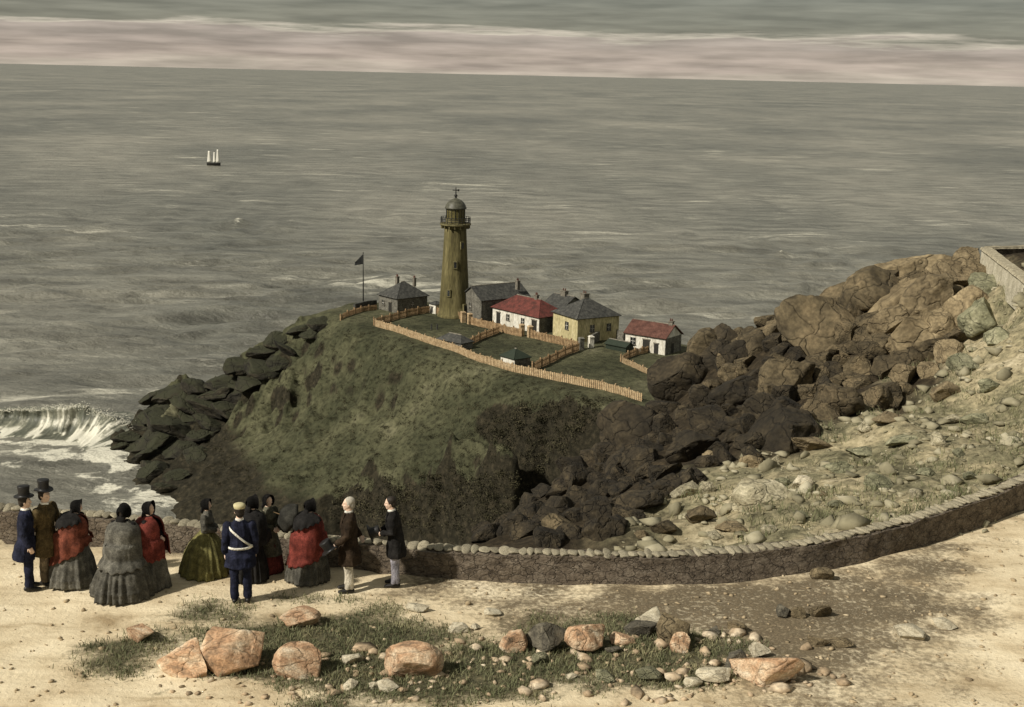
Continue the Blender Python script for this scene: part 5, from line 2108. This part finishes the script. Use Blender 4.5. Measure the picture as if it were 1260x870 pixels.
def top_hat_mesh():
    bm = bmesh.new()
    lathe(bm, [(.078, .0), (.150, .012), (.155, .022), (.150, .028), (.092, .022), (.088, .06), (.086, .13), (.094, .20), (.090, .208), (.02, .210)], 32)
    for v in bm.verts:
        v.co.y *= 1.12
        if abs(v.co.x) > .11:
            v.co.z += (abs(v.co.x) - .11) * .5
    return bm_mesh('top_hat', bm)


PROF = [(0.0, 1.0), (.12, .97), (.3, .90), (.5, .80), (.7, .64), (.85, .47), (.95, .33), (1.02, .235), (1.08, .20)]


def skirt_r(z, R):
    return np.interp(z, [p[0] for p in PROF], [p[1] for p in PROF]) * R


def skirt_mesh(R, folds, seed, ruffle=True, top=1.08, back=1.12):
    nz, na = 34, 144
    z = np.linspace(0.015, top, nz)
    a = np.linspace(0, 2 * math.pi, na, endpoint=False)
    Z, A = np.meshgrid(z, a, indexing='ij')
    r = skirt_r(Z, R)
    k = 1 - Z / top
    fold = np.sin(A * folds + 1.3 * np.sin(A * 3 + seed) + seed) * (.05 + .03 * fbm(np.cos(A) * 2, np.sin(A) * 2 + seed, octv=2)) * k ** .55 + .085 * k * fbm(np.cos(A) * 3 + seed, np.sin(A) * 3, Z * 1.2, octv=3)
    fold += .03 * k ** .5 * np.sin(A * folds * .47 + 2.1 * seed + 2 * np.sin(A * 2))
    if ruffle:
        fold += .02 * (Z < .2) * np.sin(A * folds * 2.1) + .018 * ((Z > .17) & (Z < .22))
    r = np.where(Z > 1.0, r, r * (1 + fold))
    X, Y = np.cos(A) * r, np.sin(A) * r
    Y = np.where(Y < 0, Y * back, Y * .92)
    co_ = np.stack([X, Y, Z], -1).reshape(-1, 3)
    f = []
    i = np.arange(nz - 1)
    j = np.arange(na)
    I, J = np.meshgrid(i, j, indexing='ij')
    a0 = (I * na + J).ravel()
    a1 = (I * na + (J + 1) % na).ravel()
    return mesh_np('skirt', co_, np.stack([a0, a1, a1 + na, a0 + na], 1))


def shawl_mesh(R, zback, zfront, zside, seed, open_=.28, extra=.05):
    """draped shawl: from the neck over the shoulders, longest behind (towards -Y)"""
    ns, na = 30, 110
    a = np.linspace(math.pi / 2 + open_, math.pi / 2 + 2 * math.pi - open_, na)
    s = np.linspace(0, 1, ns)
    S, A = np.meshgrid(s, a, indexing='ij')
    by = -np.sin(A)                                  # 1 behind, -1 in front
    zh = np.where(by > 0, zside + (zback - zside) * by ** 1.5, zside + (zfront - zside) * (-by))
    zh = zh + .02 * np.sin(A * 17 + seed)
    Z = 1.475 + (zh - 1.475) * S ** .93
    rb = np.interp(Z, [.9, 1.0, 1.1, 1.25, 1.34, 1.40, 1.44, 1.48], [.36, .345, .34, .332, .30, .25, .135, .080])
    rsk = skirt_r(np.clip(Z, 0, 1.08), R) * 1.04
    rx = np.maximum(rb, rsk) + extra * .4 * S
    ry = np.where(Z > 1.05, rx * .80, rx)
    ry = np.where((Z > 1.05), np.maximum(ry, .075), ry)
    fold = 1 + (.035 * np.sin(A * 9 + 2 * np.sin(A * 2 + seed) + seed + S * 2) + .04 * fbm(np.cos(A) * 3 + seed, np.sin(A) * 3, Z * 1.5, octv=3)) * S ** .7
    X, Y = np.cos(A) * rx * fold, np.sin(A) * ry * fold
    Y = np.where(Y < 0, Y * 1.10, Y * .98)
    me = mesh_np('shawl', np.stack([X, Y, Z], -1).reshape(-1, 3), grid_faces(na, ns))
    return me


def bonnet_mesh(c, turn, style):
    bm = bmesh.new()
    R = Matrix.Rotation(turn, 3, 'Z')
    c = Vector(c)
    # hood: shell about the head, open towards the face
    ns, na = 12, 28
    rings = []
    for i in range(ns):
        f = i / (ns - 1)
        y = -.135 + f * .215                         # from the crown at the back to the brim in front
        r = .125 * math.sqrt(max(.02, 1 - ((y + .01) / .135) ** 2)) if y < -.01 else .125 + (.028 if style == 'brim' else .004) * ((y + .01) / .09) ** 2
        ring = []
        for k in range(na):
            a = -math.pi * .32 + (math.pi * 1.64) * k / (na - 1)
            ring.append(bm.verts.new(c + R @ Vector((math.cos(a) * r * .92, y, math.sin(a) * r * 1.08 + .012))))
        rings.append(ring)
    for p, q in zip(rings, rings[1:]):
        for k in range(na - 1):
            bm.faces.new((p[k], p[k + 1], q[k + 1], q[k]))
    bmesh.ops.solidify(bm, geom=bm.faces[:], thickness=-.012)
    # curtain at the nape
    tube(bm, [tuple(c + R @ Vector((0, -.085, -.05))) + (.085, .04), tuple(c + R @ Vector((0, -.10, -.15))) + (.105, .045)], side=R @ Vector((1, 0, 0)), segs=14)
    return bm_mesh('bonnet', bm)


def woman(label, px, py, height, yaw, skirt, shawl=None, jacket='black', bonnet='brim', R=.60, folds=22, arms=CLASP, lean=0.0, turn=0.0, zback=.55, zside=.72, zfront=.95, seed=1, drape=False, palms=None, jhem=None, curl=.5, veil=True):
    root = person_root(label, px, py, height, yaw)
    B = bend_fn(lean, 1.0)
    obj('body', body_mesh(arms, std_legs(.09), turn, -.06, palms=palms or [(.6, .3, -.4), (-.6, .3, -.4)], curl=curl, bend=B), SKIN, root)
    sk = obj('skirt', skirt_mesh(R, folds, seed), CL[skirt], root, smooth=True)
    sk.modifiers.new('t', 'SOLIDIFY').thickness = .012
    bm = bmesh.new()
    pts_ = [(0, 0, 1.0, .165, .13), (0, 0, 1.08, .150, .118), (0, .015, 1.24, .178, .150), (0, 0, 1.36, .185, .118), (0, 0, 1.43, .12, .082), (0, .002, 1.49, .068, .070)]
    if jhem:
        pts_ = [(0, -.01, jhem, max(.24, skirt_r(jhem, R) * 1.06), max(.22, skirt_r(jhem, R) * 1.06)), (0, -.005, (jhem + 1.0) / 2, .24, .21)] + pts_[1:]
    tube(bm, pts_, segs=22, dome=False)
    for sh, el, wr in arms:
        s_, e_, w_ = Vector(sh), Vector(el), Vector(wr)
        tube(bm, [(*s_, .070), (*s_.lerp(e_, .5), .068), (*e_, .070), (*e_.lerp(w_, .5), .068), (*e_.lerp(w_, .9), .058)], segs=14)
    me = fuse('jacket', bm, .011, 3)
    crumple(me, .010, 8)
    obj('jacket', bend_mesh(me, B), CL[jacket], root)
    if shawl:
        s_ = obj('shawl', bend_mesh(shawl_mesh(R, zback, zfront, zside, seed), B), CL[shawl], root, smooth=True)
        s_.modifiers.new('t', 'SOLIDIFY').thickness = .014
    hc_ = Vector((0, .012, 1.625))
    obj('hair', bend_mesh(hair_mesh(hc_, turn, -.06, .0), B), HAIR_D, root)
    obj('bonnet', bend_mesh(bonnet_mesh(hc_, turn, bonnet), B), CL['black'], root, smooth=True)
    if drape:                                    # black lace falling over the shoulders behind
        d_ = shawl_mesh(.30, 1.14, 1.38, 1.30, seed + 3, open_=.9, extra=.02)
        for v in d_.vertices:
            v.co.x *= 1.10
            v.co.y = v.co.y * 1.15 - .02
            v.co.z += .035
        s_ = obj('lace_veil', bend_mesh(d_, B), CL['black'], root, smooth=True)
        s_.modifiers.new('t', 'SOLIDIFY').thickness = .01
    return root, B


FRONT_HAT = [((-.195, 0, 1.39), (-.25, .03, 1.12), (-.10, .25, 1.10)), ((.195, 0, 1.39), (.25, .03, 1.12), (.10, .25, 1.10))]
ONE_HAT = [((-.195, 0, 1.39), (-.26, .04, 1.12), (-.20, .24, .95)), ((.195, 0, 1.39), (.26, -.08, 1.13), (.13, -.19, .98))]
man('man in navy tailcoat and top hat at the far left', 36, 724, 1.76, -72, 'navy', 'navy', hem=.58, tail=.05, hat='top', hair=HAIR_D)
man('man in brown overcoat and top hat beside the navy tailcoat', 60, 718, 1.79, -108, 'brown', 'drab', hem=.56, hat='top', hair=HAIR_D, flare=1.1, arms=ONE_HAT)
woman('woman leaning forward in a rust red shawl over grey ruffled skirt', 94, 717, 1.53, -78, 'midgrey', 'rust', R=.50, lean=.12, seed=2, zback=.42, zside=.66, zfront=.92, drape=True)
woman('woman seen from behind in grey shawl, wide dark skirt and round black bonnet', 155, 729, 1.6, -12, 'darkgrey', 'midgrey', R=.62, seed=5, zback=.58, zside=.62, zfront=.9, folds=26)
woman('woman in red cape and grey skirt beside the grey shawl', 186, 722, 1.58, -98, 'grey', 'red', R=.42, seed=8, zback=.60, zside=.62, zfront=.66)
woman('woman in wide olive green skirt and dark grey jacket', 256, 706, 1.42, -92, 'olive', None, jacket='darkgrey', R=.57, seed=11, bonnet='hood', folds=18)
man('officer seen from behind in navy tunic with white sash and pale cap', 297, 742, 1.8, 12, 'navy', 'navy', hem=.66, hat='cap', hair=HAIR_D, sash=True, flare=1.12, turn=.2)
woman('woman in black half hidden behind the officer', 312, 714, 1.56, -55, 'black', 'black', jacket='black', R=.34, seed=13, zback=.7, zside=.8, zfront=.9)
woman('woman in long dark grey coat over a dark red skirt', 331, 705, 1.48, -128, 'darkred', None, jacket='greengrey', R=.34, jhem=.42, seed=15, bonnet='hood', folds=16, arms=CLASP)
woman('woman in deep red shawl and black bonnet beside the dark parasol', 382, 713, 1.5, -58, 'darkgrey', 'red', R=.47, seed=17, zback=.36, zside=.52, zfront=.9, drape=True,
      arms=[((-.19, 0, 1.39), (-.30, .10, 1.20), (-.36, .24, 1.22)), ((.19, 0, 1.39), (.25, .02, 1.13), (.06, .22, 1.05))])
p12, B12 = man('white-haired man in long dark brown overcoat and cream trousers', 430, 726, 1.77, 100, 'darkbrown', 'cream', hem=.54, hat=None, hair=HAIR_W, arms=ONE_HAT, flare=1.1, palms=[(1, 0, 0), (-1, 0, 0)])
p13, B13 = man('dark-haired man in black coat leaning forward, rightmost of the group', 487, 721, 1.7, 94, 'black', 'lavender', hem=.60, hat=None, hair=HAIR_D, arms=FRONT_HAT, lean=.14, nod=.0, palms=[(.8, .4, 0), (-.8, .4, 0)])


def held_hat(root, local, rot, label):
    o = obj('top_hat', top_hat_mesh(), HAT, smooth=True)
    bpy.context.view_layer.update()
    o.matrix_world = root.matrix_world @ Matrix.Translation(Vector(local)) @ rot.to_4x4()
    tag(o, label, 'hat', 'hats held in the hand')


held_hat(p12, (-.18, .33, .84), Matrix.Rotation(rad(-35), 3, 'X'), 'black top hat hanging from the hand of the white-haired man')
held_hat(p13, (0, .50, 1.02), Matrix.Rotation(rad(70), 3, 'X'), 'black top hat clasped before the man in black coat')

# parasol carried over the shoulder
pr0 = at_z(382, 711, 0)
pk = at_y(358, 638, pr0.y + .05)
par = empty('parasol', pk)
tag(par, 'open dark grey parasol carried beside the woman in red shawl', 'parasol')
par.rotation_euler = (rad(14), rad(-62), rad(8))
bm = bmesh.new()
ng = 8
rings = []
for i in range(7):
    f = i / 6
    ring = []
    for k in range(ng * 4):
        a = 2 * math.pi * k / (ng * 4)
        sc = 1 - .10 * f * (math.cos(a * ng / 1.0 - math.pi) + 1) / 2
        ring.append(bm.verts.new((math.cos(a) * .31 * math.sin(f * 1.35) * sc, math.sin(a) * .31 * math.sin(f * 1.35) * sc, .30 * math.cos(f * 1.35) - .06)))
    rings.append(ring)
for p_, q_ in zip(rings, rings[1:]):
    for k in range(ng * 4):
        bm.faces.new((p_[k], p_[(k + 1) % (ng * 4)], q_[(k + 1) % (ng * 4)], q_[k]))
bmesh.ops.remove_doubles(bm, verts=bm.verts[:], dist=.001)
cn = obj('canopy', bm_mesh('canopy', bm), cloth('parasol', (.028, .027, .022)), par, smooth=True)
cn.modifiers.new('t', 'SOLIDIFY').thickness = .008
bm = bmesh.new()
tube(bm, [(0, 0, .36, .008), (0, 0, -.48, .009)], segs=8)
obj('shaft', bm_mesh('shaft', bm), M['timber'], par, smooth=True)
bm = bmesh.new()
tube(bm, [(0, 0, -.46, .014), (0, 0, -.56, .014), (.03, 0, -.59, .013), (.06, 0, -.57, .011)], segs=8)
obj('handle', bm_mesh('handle', bm), M['dark_door'], par, smooth=True)
for k in range(ng):
    a = 2 * math.pi * k / ng
    bm = bmesh.new()
    tube(bm, [(math.cos(a) * .31 * math.sin(f * 1.35) * .97, math.sin(a) * .31 * math.sin(f * 1.35) * .97, .30 * math.cos(f * 1.35) - .072, .004) for f in (.02, .25, .5, .75, 1.0)], segs=5)
    obj('rib', bm_mesh('rib', bm), M['iron'], par)
